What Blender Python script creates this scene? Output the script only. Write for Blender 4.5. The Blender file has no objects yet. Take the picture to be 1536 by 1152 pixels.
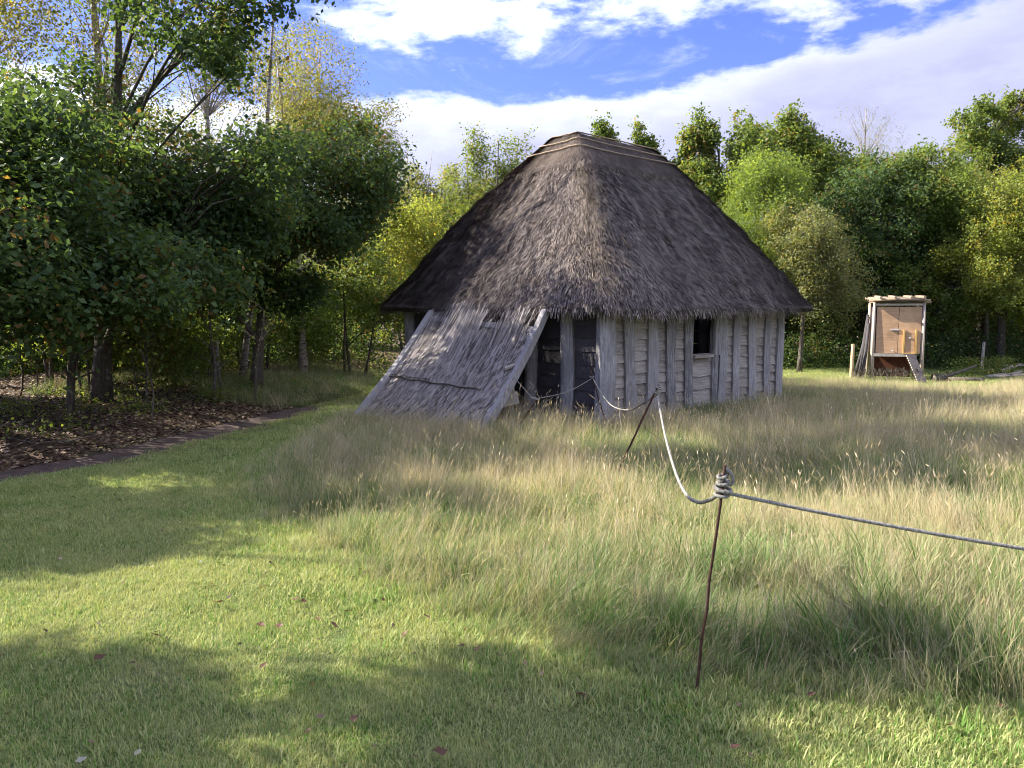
import bpy, math, random
import numpy as np
from mathutils import Vector, Matrix
rng = np.random.default_rng(7); random.seed(7)
R = math.radians
scene = bpy.context.scene
COL = scene.collection
# ------------------------------------------------------------------ camera, world, sun, exposure
cam_d = bpy.data.cameras.new('camera'); cam = bpy.data.objects.new('camera', cam_d); COL.objects.link(cam)
FPX = 1150.0; PITCH = math.atan(107 / FPX)
cam_d.sensor_width = 36; cam_d.lens = 36 * FPX / 1536; cam_d.clip_start = .05; cam_d.clip_end = 2000
cam.location = (0, 0, 1.6); cam.rotation_euler = (R(90) - PITCH, 0, 0)
scene.camera = cam
SUN_EL = R(34); SUN_TO = Vector((-.978, .208, 0)).normalized()
SUNV = Vector((SUN_TO.x * math.cos(SUN_EL), SUN_TO.y * math.cos(SUN_EL), math.sin(SUN_EL)))
sun_d = bpy.data.lights.new('sun', 'SUN'); sun = bpy.data.objects.new('sun', sun_d); COL.objects.link(sun)
sun_d.energy = 5.0; sun_d.angle = R(.53); sun_d.color = (1, .94, .82)
sun.rotation_euler = (-SUNV).to_track_quat('-Z', 'Y').to_euler(); sun.location = (-20, 6, 15)
scene.view_settings.view_transform = 'Standard'; scene.view_settings.look = 'None'
scene.view_settings.exposure = 1.78; scene.view_settings.gamma = 1; scene.view_settings.use_curve_mapping = False
cy = scene.cycles; cy.max_bounces = 6; cy.diffuse_bounces = 3; cy.glossy_bounces = 2; cy.transmission_bounces = 4; cy.transparent_max_bounces = 4
cy.use_denoising = True; cy.filter_width = 1.0; cy.caustics_reflective = False; cy.caustics_refractive = False

class NT:
    """tiny node-tree helper"""
    def __init__(s, t): s.t = t; t.nodes.clear()
    def n(s, typ, ins=None, **kw):
        nd = s.t.nodes.new(typ)
        for k, v in kw.items(): setattr(nd, k, v)
        for k, v in (ins or {}).items():
            sock = nd.inputs[k]
            if hasattr(v, 'is_output') or isinstance(v, bpy.types.NodeSocket): s.t.links.new(v, sock)
            else: sock.default_value = v
        return nd
    def m(s, op, a, b=0.0, c=0.0, clamp=False):
        return s.n('ShaderNodeMath', {0: a, 1: b, 2: c}, operation=op, use_clamp=clamp).outputs[0]
    def ramp(s, f, stops):
        nd = s.n('ShaderNodeValToRGB', {'Fac': f}); e = nd.color_ramp.elements
        while len(e) < len(stops): e.new(.5)
        for x, (p, c) in zip(e, stops): x.position = p; x.color = (*c, 1) if len(c) == 3 else c
        return nd.outputs['Color']
    def mix(s, f, a, b, blend='MIX'):
        nd = s.n('ShaderNodeMix', data_type='RGBA', blend_type=blend)
        for i, v in ((0, f), (6, a), (7, b)):
            if isinstance(v, bpy.types.NodeSocket): s.t.links.new(v, nd.inputs[i])
            else: nd.inputs[i].default_value = v if i == 0 else ((*v, 1) if len(v) == 3 else v)
        return nd.outputs[2]
    def noise(s, vec, scale, detail=3, rough=.55, out='Fac', dist=0.0):
        return s.n('ShaderNodeTexNoise', {'Vector': vec, 'Scale': scale, 'Detail': detail, 'Roughness': rough, 'Distortion': dist}).outputs[out]
    def sm(s, x, lo, hi):
        return s.n('ShaderNodeMapRange', {'Value': x, 'From Min': lo, 'From Max': hi, 'To Min': 0.0, 'To Max': 1.0}, interpolation_type='SMOOTHSTEP').outputs[0]

world = bpy.data.worlds.new('World'); scene.world = world; world.use_nodes = True
w = NT(world.node_tree)
sky = w.n('ShaderNodeTexSky', sky_type='NISHITA', sun_disc=False, sun_elevation=SUN_EL,
          sun_rotation=math.atan2(SUN_TO.x, SUN_TO.y), air_density=1.0, dust_density=.6, ozone_density=2.0)
tc = w.n('ShaderNodeTexCoord'); D = tc.outputs['Generated']
sp = w.n('ShaderNodeSeparateXYZ', {0: D})
X, Y, Z = sp.outputs
hyp = w.m('MAXIMUM', w.m('SQRT', w.m('ADD', w.m('MULTIPLY', X, X), w.m('MULTIPLY', Y, Y))), .02)
el = w.m('DIVIDE', Z, hyp); az = w.m('DIVIDE', X, hyp)
st = w.n('ShaderNodeVectorMath', {0: D, 1: (1, 1, 2.6)}, operation='MULTIPLY').outputs[0]
n1 = w.noise(st, 3.2, 8, .58); n2 = w.noise(st, 11, 7, .6); n3 = w.noise(st, 1.7, 4, .5)
edge = w.m('ADD', .262, w.m('MULTIPLY', w.m('MAXIMUM', az, 0.0), .155))
edge = w.m('ADD', edge, w.m('MULTIPLY', w.m('SUBTRACT', n1, .5), .20))
edge = w.m('ADD', edge, w.m('MULTIPLY', w.m('SUBTRACT', n2, .5), .09))
below = w.m('SUBTRACT', edge, el)
bank = w.sm(below, -.006, .022)
up = w.m('ADD', w.m('MULTIPLY', n1, .85), w.m('MULTIPLY', n2, .4))
up = w.m('ADD', up, w.m('MULTIPLY', w.sm(az, -.26, .12), .13))
up = w.m('ADD', up, w.m('MULTIPLY', w.sm(w.m('SUBTRACT', el, edge), .02, .13), .10))
upper = w.sm(up, .735, .83)
cloud = w.m('MAXIMUM', bank, upper)
wisps = w.m('MULTIPLY', w.sm(w.noise(st, 7, 8, .7, dist=.6), .52, .85), .5)
cloud = w.m('MAXIMUM', cloud, wisps)
shade = w.sm(w.m('ADD', w.m('ADD', w.m('MULTIPLY', below, 3.2), w.m('MULTIPLY', n3, .9)), w.m('MULTIPLY', w.sm(az, -.5, .7), .42)), .52, 1.12)
ccol = w.mix(shade, (5.6, 6.0, 7.4), (2.35, 2.45, 3.6))
ccol = w.mix(w.m('MULTIPLY', w.sm(n2, .40, .66), .35), ccol, (3.2, 3.4, 4.8))
skyc = w.mix(1.0, sky.outputs[0], (.54, .55, 1.10), 'MULTIPLY')
wc = w.mix(cloud, skyc, ccol)
bg = w.n('ShaderNodeBackground', {'Color': wc, 'Strength': .08})
w.t.links.new(bg.outputs[0], w.n('ShaderNodeOutputWorld').inputs[0])

# ------------------------------------------------------------------ pixel -> place helpers (used only to read positions off the ground plane)
cp, sp_ = math.cos(PITCH), math.sin(PITCH)
def ray(px, py):
    u = (px - 768) / FPX; v = (576 - py) / FPX
    return Vector((u, cp + sp_ * v, -sp_ + cp * v))
def gp(px, py, z=0.0):
    d = ray(px, py); t = (z - 1.6) / d.z
    return Vector((d.x * t, d.y * t, z))
def at(px, py, y):
    d = ray(px, py); t = y / d.y
    return Vector((d.x * t, y, 1.6 + d.z * t))

# ------------------------------------------------------------------ object helpers
def tag(o, label=None, cat=None, group=None, kind=None):
    if label: o['label'] = label
    if cat: o['category'] = cat
    if group: o['group'] = group
    if kind: o['kind'] = kind
    return o
def empty(name, loc=(0, 0, 0), rz=0.0, **k):
    o = bpy.data.objects.new(name, None); COL.objects.link(o); o.location = loc; o.rotation_euler = (0, 0, rz)
    o.empty_display_size = .1
    return tag(o, **k)
def mesh_np(name, V, F, attrs=None, smooth=False):
    """V (n,3); F (m,k) all same k; attrs: {name: (domain, array)}"""
    V = np.asarray(V, np.float32); F = np.asarray(F, np.int32)
    me = bpy.data.meshes.new(name); m, k = F.shape
    me.vertices.add(len(V)); me.vertices.foreach_set('co', V.ravel())
    me.loops.add(m * k); me.loops.foreach_set('vertex_index', F.ravel())
    me.polygons.add(m); me.polygons.foreach_set('loop_start', np.arange(0, m * k, k, dtype=np.int32))
    me.polygons.foreach_set('loop_total', np.full(m, k, np.int32))
    if smooth: me.polygons.foreach_set('use_smooth', np.ones(m, bool))
    for an, (dom, arr) in (attrs or {}).items():
        a = me.attributes.new(an, 'FLOAT', dom); a.data.foreach_set('value', np.asarray(arr, np.float32).ravel())
    me.update(calc_edges=True)
    return me
class MB:
    """collects polygons for one mesh"""
    def __init__(s): s.v = []; s.f = []; s.sm = []
    def box(s, c, size, rot=None, taper=1.0, jit=0.0, bevel=0.0):
        c = Vector(c); b = len(s.v); M = rot or Matrix.Identity(3)
        hx, hy, hz = size[0] / 2, size[1] / 2, size[2] / 2
        bx = min(bevel, hx * .6, hy * .6)
        for z, k in ((-hz, 1), (hz, taper)):
            for x, y in ((-hx + bx, -hy), (hx - bx, -hy), (hx, -hy + bx), (hx, hy - bx), (hx - bx, hy), (-hx + bx, hy), (-hx, hy - bx), (-hx, -hy + bx)) if bx else ((-hx, -hy), (hx, -hy), (hx, hy), (-hx, hy)):
                p = Vector((x * k + random.uniform(-jit, jit), y * k + random.uniform(-jit, jit), z + random.uniform(-jit, jit)))
                s.v.append(c + M @ p)
        n = 8 if bx else 4
        s.f.append([b + i for i in reversed(range(n))]); s.f.append([b + n + i for i in range(n)])
        for i in range(n): s.f.append([b + i, b + (i + 1) % n, b + n + (i + 1) % n, b + n + i])
        s.sm += [False] * (n + 2); return s
    def tube(s, pts, rad, n=8, cap=True, jit=0.0, smooth=True, twist=0):
        pts = [Vector(p) for p in pts]; k = len(pts); b = len(s.v)
        rad = [rad] * k if not hasattr(rad, '__len__') else rad
        up = None
        for i, p in enumerate(pts):
            t = (pts[min(i + 1, k - 1)] - pts[max(i - 1, 0)]).normalized()
            if up is None: up = t.orthogonal().normalized()
            up = (up - t * up.dot(t)).normalized(); sd = t.cross(up)
            for j in range(n):
                a = 2 * math.pi * j / n + twist * i; r = rad[i] * (1 + random.uniform(-jit, jit))
                s.v.append(p + (up * math.cos(a) + sd * math.sin(a)) * r)
        for i in range(k - 1):
            for j in range(n):
                s.f.append([b + i * n + j, b + i * n + (j + 1) % n, b + (i + 1) * n + (j + 1) % n, b + (i + 1) * n + j]); s.sm.append(smooth)
        if cap:
            s.f.append([b + j for j in reversed(range(n))]); s.f.append([b + (k - 1) * n + j for j in range(n)]); s.sm += [False, False]
        return s
    def prism(s, prof, zs, fn):
        """prof: list of (x,y); loft along zs; fn(x,y,z)->Vector"""
        b = len(s.v); n = len(prof)
        for z in zs:
            for x, y in prof: s.v.append(fn(x, y, z))
        for i in range(len(zs) - 1):
            for j in range(n): s.f.append([b + i * n + j, b + i * n + (j + 1) % n, b + (i + 1) * n + (j + 1) % n, b + (i + 1) * n + j]); s.sm.append(False)
        s.f.append([b + j for j in reversed(range(n))]); s.f.append([b + (len(zs) - 1) * n + j for j in range(n)]); s.sm += [False, False]
        return s
    def build(s, name, mat, parent=None, **k):
        me = bpy.data.meshes.new(name); me.from_pydata([tuple(v) for v in s.v], [], s.f); me.update()
        me.polygons.foreach_set('use_smooth', s.sm); me.materials.append(mat)
        return link(name, me, parent, **k)
def link(name, me, parent=None, mat=None, **k):
    if mat: me.materials.append(mat)
    o = bpy.data.objects.new(name, me); COL.objects.link(o)
    if parent: o.parent = parent
    return tag(o, **k)

# ------------------------------------------------------------------ materials
def mat(name):
    m = bpy.data.materials.new(name); m.use_nodes = True; return m, NT(m.node_tree)
def finish(t, col, rough=.85, bump=None, bs=.3, bd=.01, spec=.25, trans=None, tcol=None):
    ins = {'Base Color': col, 'Roughness': rough, 'Specular IOR Level': spec}
    if bump is not None: ins['Normal'] = t.n('ShaderNodeBump', {'Height': bump, 'Strength': bs, 'Distance': bd}).outputs[0]
    b = t.n('ShaderNodeBsdfPrincipled', ins).outputs[0]
    if trans:
        tr = t.n('ShaderNodeBsdfTranslucent', {'Color': tcol}).outputs[0]
        b = t.n('ShaderNodeMixShader', {0: trans, 1: b, 2: tr}).outputs[0]
    t.t.links.new(b, t.n('ShaderNodeOutputMaterial').inputs[0])
def wood(name, c1, c2, c3, axis='Z', scale=1.0, bs=.6, lich=0.0):
    """weathered timber, grain along the object's local axis"""
    m, t = mat(name)
    tc = t.n('ShaderNodeTexCoord').outputs['Object']
    rnd = t.n('ShaderNodeObjectInfo').outputs['Random']
    off = t.n('ShaderNodeCombineXYZ', {0: t.m('MULTIPLY', rnd, 37.0), 1: t.m('MULTIPLY', rnd, 91.0), 2: t.m('MULTIPLY', rnd, 53.0)}).outputs[0]
    v = t.n('ShaderNodeVectorMath', {0: tc, 1: off}, operation='ADD').outputs[0]
    k = {'X': (1.2, 16, 16), 'Y': (16, 1.2, 16), 'Z': (16, 16, 1.2)}[axis]
    g = t.n('ShaderNodeVectorMath', {0: v, 1: k}, operation='MULTIPLY').outputs[0]
    n = t.noise(g, 3.0 * scale, 6, .65, dist=.4); n2 = t.noise(v, 2.3, 4, .6); n3 = t.noise(g, 11.0 * scale, 3, .6)
    c = t.ramp(t.m('ADD', t.m('MULTIPLY', n, .65), t.m('MULTIPLY', n3, .35)), [(.36, c1), (.5, c2), (.62, c3)])
    c = t.mix(t.m('MULTIPLY', t.sm(n2, .42, .66), .6), c, tuple(x * .5 for x in c2))
    c = t.mix(t.m('MULTIPLY', rnd, .35), c, tuple(x * 1.25 for x in c3))
    if lich: c = t.mix(t.m('MULTIPLY', t.sm(t.noise(v, 9, 4), .55, .68), lich), c, (.30, .32, .25))
    finish(t, c, .9, t.m('ADD', n, t.m('MULTIPLY', n3, .5)), bs, .012)
    return m
M = {}
M['oak'] = wood('weathered_oak', (.075, .066, .064), (.24, .226, .226), (.42, .40, .395), 'Z', lich=.25)
M['oak_board'] = wood('weathered_board', (.13, .108, .09), (.31, .275, .24), (.44, .40, .36), 'X', bs=.5)
M['oak_dark'] = wood('dark_board', (.028, .025, .028), (.058, .052, .056), (.10, .09, .09), 'X', bs=.5)  # dark timber; the left hut wall's shade is put into this colour
M['pale_timber'] = wood('pale_timber', (.26, .23, .19), (.36, .32, .27), (.46, .42, .36), 'Z')
M['new_timber'] = wood('new_timber', (.40, .27, .15), (.50, .35, .20), (.58, .42, .26), 'Z')
M['log'] = wood('log_bark', (.13, .09, .06), (.26, .19, .13), (.42, .33, .25), 'X')
M['stripped'] = wood('stripped_pole', (.30, .23, .17), (.44, .36, .28), (.55, .46, .38), 'Z')
M['ply'] = wood('plywood', (.40, .24, .14), (.50, .31, .18), (.56, .37, .22), 'X', scale=.5, bs=.15)
M['yellow_wood'] = wood('yellow_batten', (.50, .30, .09), (.58, .36, .12), (.62, .42, .17), 'Z')
M['bark'] = wood('tree_bark', (.035, .028, .022), (.075, .06, .045), (.14, .12, .095), 'Z', lich=.4)
def simple(name, c1, c2, scale=20, rough=.8, bs=.3, spec=.25, metal=0):
    m, t = mat(name); v = t.n('ShaderNodeTexCoord').outputs['Object']; n = t.noise(v, scale, 5, .6)
    finish(t, t.mix(t.sm(n, .35, .65), c1, c2), rough, n, bs, .005, spec); return m
M['rust'] = simple('rusty_iron', (.035, .018, .013), (.085, .04, .025), 60, .85)
M['rope'] = simple('rope_fibre', (.15, .14, .12), (.34, .32, .28), 90, .9, .5)
M['metal'] = simple('latch_metal', (.5, .5, .52), (.62, .62, .64), 40, .4, .1)
M['dark'] = simple('interior_earth', (.02, .016, .013), (.035, .028, .022), 6)
M['redboard'] = simple('red_brown_board', (.07, .022, .012), (.11, .04, .02), 8)
def birch():
    m, t = mat('birch_bark'); v = t.n('ShaderNodeTexCoord').outputs['Object']
    g = t.n('ShaderNodeVectorMath', {0: v, 1: (4, 4, 22)}, operation='MULTIPLY').outputs[0]
    n = t.noise(g, 1.6, 5, .6); n2 = t.noise(v, 2.5, 4, .6)
    c = t.ramp(n, [(.38, (.05, .04, .035)), (.47, (.33, .28, .24)), (.7, (.5, .45, .4))])
    c = t.mix(t.sm(n2, .5, .7), c, (.12, .09, .07)); finish(t, c, .85, n, .3); return m
M['birch'] = birch()
def leafmat(name, dark, mid, light, autumn=None, aut=0.0, trans=.42, glow=1.9):
    m, t = mat(name)
    rn = t.n('ShaderNodeAttribute', attribute_name='rnd').outputs['Fac']
    pos = t.n('ShaderNodeNewGeometry').outputs['Position']
    pn = t.noise(pos, .9, 3, .6); pf = t.noise(pos, 4.0, 2, .5)
    f = t.m('ADD', t.m('MULTIPLY', rn, .45), t.m('ADD', t.m('MULTIPLY', pn, .7), t.m('MULTIPLY', pf, .25)))
    f = t.m('SUBTRACT', f, .22)
    c = t.ramp(f, [(.15, dark), (.5, mid), (.85, light)])
    if autumn:
        r2 = t.m('FRACT', t.m('MULTIPLY', rn, 17.3))
        c = t.mix(t.m('MULTIPLY', t.m('GREATER_THAN', t.m('ADD', r2, t.m('MULTIPLY', t.m('SUBTRACT', pn, .5), 1.2)), 1 - aut), .85), c, autumn)
    tcol = t.mix(1.0, c, (glow * 1.25, glow * 1.1, glow * .45), 'MULTIPLY')
    finish(t, c, .5, spec=.2, trans=trans, tcol=tcol); return m
M['leaf_oak'] = leafmat('oak_leaves', (.028, .055, .024), (.06, .105, .038), (.12, .175, .06), (.16, .09, .03), .03)
M['leaf_hedge'] = leafmat('hedge_leaves', (.06, .095, .026), (.12, .17, .042), (.20, .255, .08), (.20, .13, .05), .05)
M['leaf_grey'] = leafmat('willow_leaves', (.10, .12, .055), (.175, .20, .09), (.26, .28, .15), (.24, .19, .10), .10)
M['leaf_lime'] = leafmat('lime_green_leaves', (.10, .145, .04), (.15, .215, .06), (.22, .28, .10), trans=.5)
M['leaf_gold'] = leafmat('yellowing_leaves', (.115, .155, .036), (.20, .245, .06), (.30, .325, .11), (.30, .22, .05), .08, trans=.5)
M['leaf_birch'] = leafmat('birch_leaves', (.07, .09, .03), (.125, .145, .05), (.20, .205, .09), (.27, .18, .07), .08, trans=.5)
def grassmat(name, root, tip, dead, deadf, trans=.3, patch=1.0):
    m, t = mat(name)
    rn = t.n('ShaderNodeAttribute', attribute_name='rnd').outputs['Fac']
    tp = t.n('ShaderNodeAttribute', attribute_name='tip').outputs['Fac']
    pos = t.n('ShaderNodeNewGeometry').outputs['Position']
    oi = t.n('ShaderNodeObjectInfo').outputs['Random']
    pn = t.noise(pos, .55, 4, .6); pf = t.noise(pos, 2.6, 3, .6)
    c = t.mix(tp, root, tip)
    k = t.m('ADD', t.m('ADD', t.m('MULTIPLY', rn, .5), t.m('MULTIPLY', oi, .2)), t.m('MULTIPLY', t.m('ADD', pn, pf), .55 * patch))
    thr = 1 - deadf + (.25 * (patch - 1))
    c = t.mix(t.sm(k, thr - .07, thr + .11), c, dead)
    c = t.mix(1.0, c, t.ramp(t.m('FRACT', t.m('MULTIPLY', rn, 7.7)), [(0, (.62, .62, .62)), (1, (1.3, 1.3, 1.3))]), 'MULTIPLY')
    c = t.mix(t.m('MULTIPLY', oi, .25), c, tuple(x * .6 for x in tip))
    tcol = t.mix(1.0, c, (1.5, 1.45, .9), 'MULTIPLY')
    finish(t, c, .6, spec=.2, trans=trans, tcol=tcol); return m
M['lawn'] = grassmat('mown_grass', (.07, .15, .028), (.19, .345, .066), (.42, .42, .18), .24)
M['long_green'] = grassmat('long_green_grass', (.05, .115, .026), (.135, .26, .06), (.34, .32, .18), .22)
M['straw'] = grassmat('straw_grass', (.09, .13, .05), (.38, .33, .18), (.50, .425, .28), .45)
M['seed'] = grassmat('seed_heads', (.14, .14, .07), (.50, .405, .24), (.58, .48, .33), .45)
# thatch
def thatch(name, cols, blades=True, gain=1.0):
    m, t = mat(name)
    pos = t.n('ShaderNodeTexCoord').outputs['Object']
    pn = t.noise(pos, 1.1, 5, .65); pf = t.noise(pos, 6.5, 4, .6)
    rn = t.n('ShaderNodeAttribute', attribute_name='rnd').outputs['Fac'] if blades else t.noise(pos, 45, 3, .6)
    f = t.m('ADD', t.m('MULTIPLY', rn, .72 if blades else .5), t.m('ADD', t.m('MULTIPLY', pn, .42), t.m('MULTIPLY', pf, .35)))
    c = t.ramp(t.m('SUBTRACT', f, .27 if blades else .18), [(p, tuple(x * gain for x in cc)) for p, cc in cols])
    if not blades: c = t.mix(t.sm(t.noise(pos, 3.5, 4), .56, .7), c, (.035, .038, .018))
    finish(t, c, .9, None if blades else pf, .6, .04, .12); return m
TH = [(.20, (.026, .019, .017)), (.40, (.088, .070, .064)), (.58, (.19, .158, .145)), (.82, (.42, .36, .32))]
M['thatch'] = thatch('thatch_straw', TH); M['thatch_base'] = thatch('thatch_base', TH, False, .8)
M['cap_straw'] = thatch('ridge_cap_straw', [(.2, (.05, .038, .03)), (.5, (.125, .100, .085)), (.85, (.24, .19, .155))])
M['reed'] = thatch('grey_reed', [(.15, (.06, .05, .045)), (.36, (.22, .19, .175)), (.58, (.40, .355, .33)), (.84, (.60, .54, .50))])
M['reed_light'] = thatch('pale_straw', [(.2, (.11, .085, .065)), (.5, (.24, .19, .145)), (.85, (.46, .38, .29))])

# ------------------------------------------------------------------ ground
def vnoise(x, y, s, seed=0):
    """cheap smooth value noise, numpy"""
    x = np.asarray(x) * s + 31.7 * seed; y = np.asarray(y) * s - 17.3 * seed
    xi = np.floor(x).astype(int); yi = np.floor(y).astype(int); fx = x - xi; fy = y - yi
    fx = fx * fx * (3 - 2 * fx); fy = fy * fy * (3 - 2 * fy)
    def h(a, b):
        n = np.sin(a * 127.1 + b * 311.7 + seed * 74.7) * 43758.5453; return n - np.floor(n)
    return (h(xi, yi) * (1 - fx) + h(xi + 1, yi) * fx) * (1 - fy) + (h(xi, yi + 1) * (1 - fx) + h(xi + 1, yi + 1) * fx) * fy
PATH = [(-7.2, 4.6), (-5.6, 6.4), (-4.75, 7.7), (-4.3, 9.0), (-3.9, 10.5), (-3.45, 12.2), (-2.9, 13.8), (-2.6, 15.2), (-2.9, 17.5), (-3.4, 21)]
PA = np.array(PATH)
def path_x(y): return np.interp(y, PA[:, 1], PA[:, 0])
def H(x, y):
    x = np.asarray(x, float); y = np.asarray(y, float)
    h = .03 * (vnoise(x, y, .5, 1) - .5) + .02 * (vnoise(x, y, 1.7, 2) - .5)
    d = np.clip(path_x(y) - .5 - x, 0, 6)              # woodland bank left of the path
    h = h + .33 * (1 - np.exp(-d * .55)) * (1 + .5 * (vnoise(x, y, .8, 3) - .5))
    h = h - .035 * np.exp(-((x - path_x(y)) / .35) ** 2) * (y < 16)
    return h
MEADOW = np.array([(9, 1.2), (3.2, 2.35), (1.93, 2.75), (.95, 3.1), (.19, 3.4), (-.23, 3.72), (-.81, 4.35), (-1.5, 5.0), (-2.15, 6.1), (-2.75, 7.4), (-2.8, 9.0),
                   (-2.65, 10.6), (-2.75, 11.6), (-2.4, 12.6), (-1.9, 14.5), (-1.2, 16.5), (1.5, 18.8), (5.5, 18.3), (8.0, 18.1), (9.0, 16.5), (10.0, 16.3), (11, 17.4), (14, 18.0), (20, 18.3), (24, 12), (20, 3)])
def inpoly(x, y, P):
    x = np.asarray(x); y = np.asarray(y); c = np.zeros(x.shape, bool); n = len(P)
    for i in range(n):
        x1, y1 = P[i]; x2, y2 = P[(i + 1) % n]
        cnd = ((y1 > y) != (y2 > y)) & (x < (x2 - x1) * (y - y1) / ((y2 - y1) + 1e-12) + x1); c ^= cnd
    return c
def edgedist(x, y, P):
    d = np.full(np.shape(x), 1e9)
    for i in range(len(P)):
        a = P[i]; b = P[(i + 1) % len(P)]; ab = b - a
        t = np.clip(((x - a[0]) * ab[0] + (y - a[1]) * ab[1]) / (ab @ ab), 0, 1)
        d = np.minimum(d, np.hypot(x - a[0] - t * ab[0], y - a[1] - t * ab[1]))
    return d
def grid_mesh(name, xs, ys, z, attrs=None):
    gx, gy = np.meshgrid(xs, ys); V = np.stack([gx, gy, z(gx, gy)], -1).reshape(-1, 3)
    nx, ny = len(xs), len(ys); i = np.arange(nx - 1)[None, :] + np.arange(ny - 1)[:, None] * nx
    F = np.stack([i, i + 1, i + nx + 1, i + nx], -1).reshape(-1, 4)
    return mesh_np(name, V, F, {k: ('POINT', f(gx, gy)) for k, f in (attrs or {}).items()}, True)
def ground_mat():
    m, t = mat('ground'); pos = t.n('ShaderNodeNewGeometry').outputs['Position']
    n1 = t.noise(pos, 1.1, 5, .6); n2 = t.noise(pos, 9, 5, .65); n3 = t.noise(pos, 45, 3, .6)
    g = t.ramp(t.m('ADD', t.m('MULTIPLY', n1, .5), t.m('MULTIPLY', n2, .5)), [(.35, (.04, .06, .018)), (.5, (.08, .11, .03)), (.62, (.15, .14, .065)), (.72, (.13, .095, .06))])
    lit = t.ramp(t.m('ADD', t.m('MULTIPLY', n2, .6), t.m('MULTIPLY', n3, .4)), [(.35, (.03, .021, .014)), (.5, (.085, .052, .032)), (.65, (.17, .11, .07))])
    l = t.n('ShaderNodeAttribute', attribute_name='litter').outputs['Fac']
    c = t.mix(l, g, lit)
    finish(t, c, .95, n2, .5, .02); return m
def sstep(x, a, b): t = np.clip((x - a) / (b - a), 0, 1); return t * t * (3 - 2 * t)
litter = lambda x, y: np.maximum(sstep(path_x(y) - x + .5 * (vnoise(x, y, 1.3, 5) - .5), .1, .6), sstep(y + .3 * np.abs(x), 24.0, 26.5))
xs = np.concatenate([[-900, -300, -100, -45], np.arange(-28, -12, .8), np.arange(-12, 12, .2), np.arange(12, 34, 1.0), [45, 100, 300, 900]])
ys = np.concatenate([[-900, -200, -40, -12], np.arange(-6, 1, 1.0), np.arange(1, 22, .2), np.arange(22, 50, 1.2), [60, 100, 300, 900]])
link('ground', grid_mesh('ground', xs, ys, H, {'litter': litter}), mat=ground_mat(), kind='structure')
def path_mat():
    m, t = mat('bare_earth'); pos = t.n('ShaderNodeNewGeometry').outputs['Position']
    n = t.noise(pos, 7, 6, .65); n2 = t.noise(pos, 40, 3)
    c = t.ramp(t.m('ADD', t.m('MULTIPLY', n, .6), t.m('MULTIPLY', n2, .4)), [(.35, (.04, .028, .024)), (.5, (.085, .058, .048)), (.68, (.15, .11, .085))])
    finish(t, c, .95, n, .7, .03); return m
# earth path as its own sheet 6 mm above the ground
py_ = np.arange(4.6, 15.2, .1); off = np.linspace(-1, 1, 9)
V = []; 
for yy in py_:
    cx = path_x(yy); wdt = .36 + .12 * float(vnoise(yy, 0, 1.1, 8)) - (.16 * sstep(yy, 11.5, 15))
    for o_ in off:
        j = .10 * (float(vnoise(yy, o_, 3.1, 9)) - .5) if abs(o_) == 1 else 0
        x_ = cx + o_ * wdt + j
        V.append((x_, yy, float(H(x_, yy)) + .006))
i = np.arange(8)[None, :] + np.arange(len(py_) - 1)[:, None] * 9
link('path', mesh_np('path', V, np.stack([i, i + 1, i + 10, i + 9], -1).reshape(-1, 4), None, True), mat=path_mat(), kind='structure')

# ------------------------------------------------------------------ the hut
C0 = Vector((1.28, 10.64, 0)); D1 = Vector((.7468, .6650, 0)); D2 = Vector((-.6650, .7468, 0)); WL, LL = 4.77, 4.85
def hp(s, t, z=0.0): return C0 + D1 * s + D2 * t + Vector((0, 0, z))
ROT1 = Matrix((D1, D2, Vector((0, 0, 1)))).transposed()      # local x = along the right wall, y = inwards
ANG1 = math.atan2(D1.y, D1.x)
hut = empty('thatched_hut', C0, ANG1, label='old hut with a steep shaggy thatched roof and walls of grey upright posts and boards', cat='hut')
HI = Matrix.Translation(C0) @ Matrix.Rotation(ANG1, 4, 'Z'); HII = HI.inverted()
# hut-local coordinates: x = s (along the right wall), y = t (along the left wall), z up
EZ, RZ = 1.66, 4.72; OV = .46; RS0, RS1, RT = 1.80, 3.62, 2.42
ex0, ex1, ey0, ey1 = -OV, WL + .76, -OV, LL + OV + .16
def eave(a):
    """a in [0,1): rounded rectangle, starts at corner (ex0,ey0), runs along +x"""
    r = .68; L1, L2 = ex1 - ex0, ey1 - ey0; P = 2 * (L1 + L2); d = (a % 1.0) * P
    d = np.asarray(d); x = np.where(d < L1, ex0 + d, np.where(d < L1 + L2, ex1, np.where(d < 2 * L1 + L2, ex1 - (d - L1 - L2), ex0)))
    y = np.where(d < L1, ey0, np.where(d < L1 + L2, ey0 + d - L1, np.where(d < 2 * L1 + L2, ey1, ey1 - (d - 2 * L1 - L2))))
    # pull the corners in
    cx = np.clip(x, ex0 + r, ex1 - r); cyy = np.clip(y, ey0 + r, ey1 - r); dx, dy = x - cx, y - cyy
    l = np.hypot(dx, dy); m = (np.abs(dx) > 1e-6) & (np.abs(dy) > 1e-6)
    k = np.where(m, r / np.maximum(l, 1e-6), 1.0); return cx + dx * k, cyy + dy * k
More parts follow.
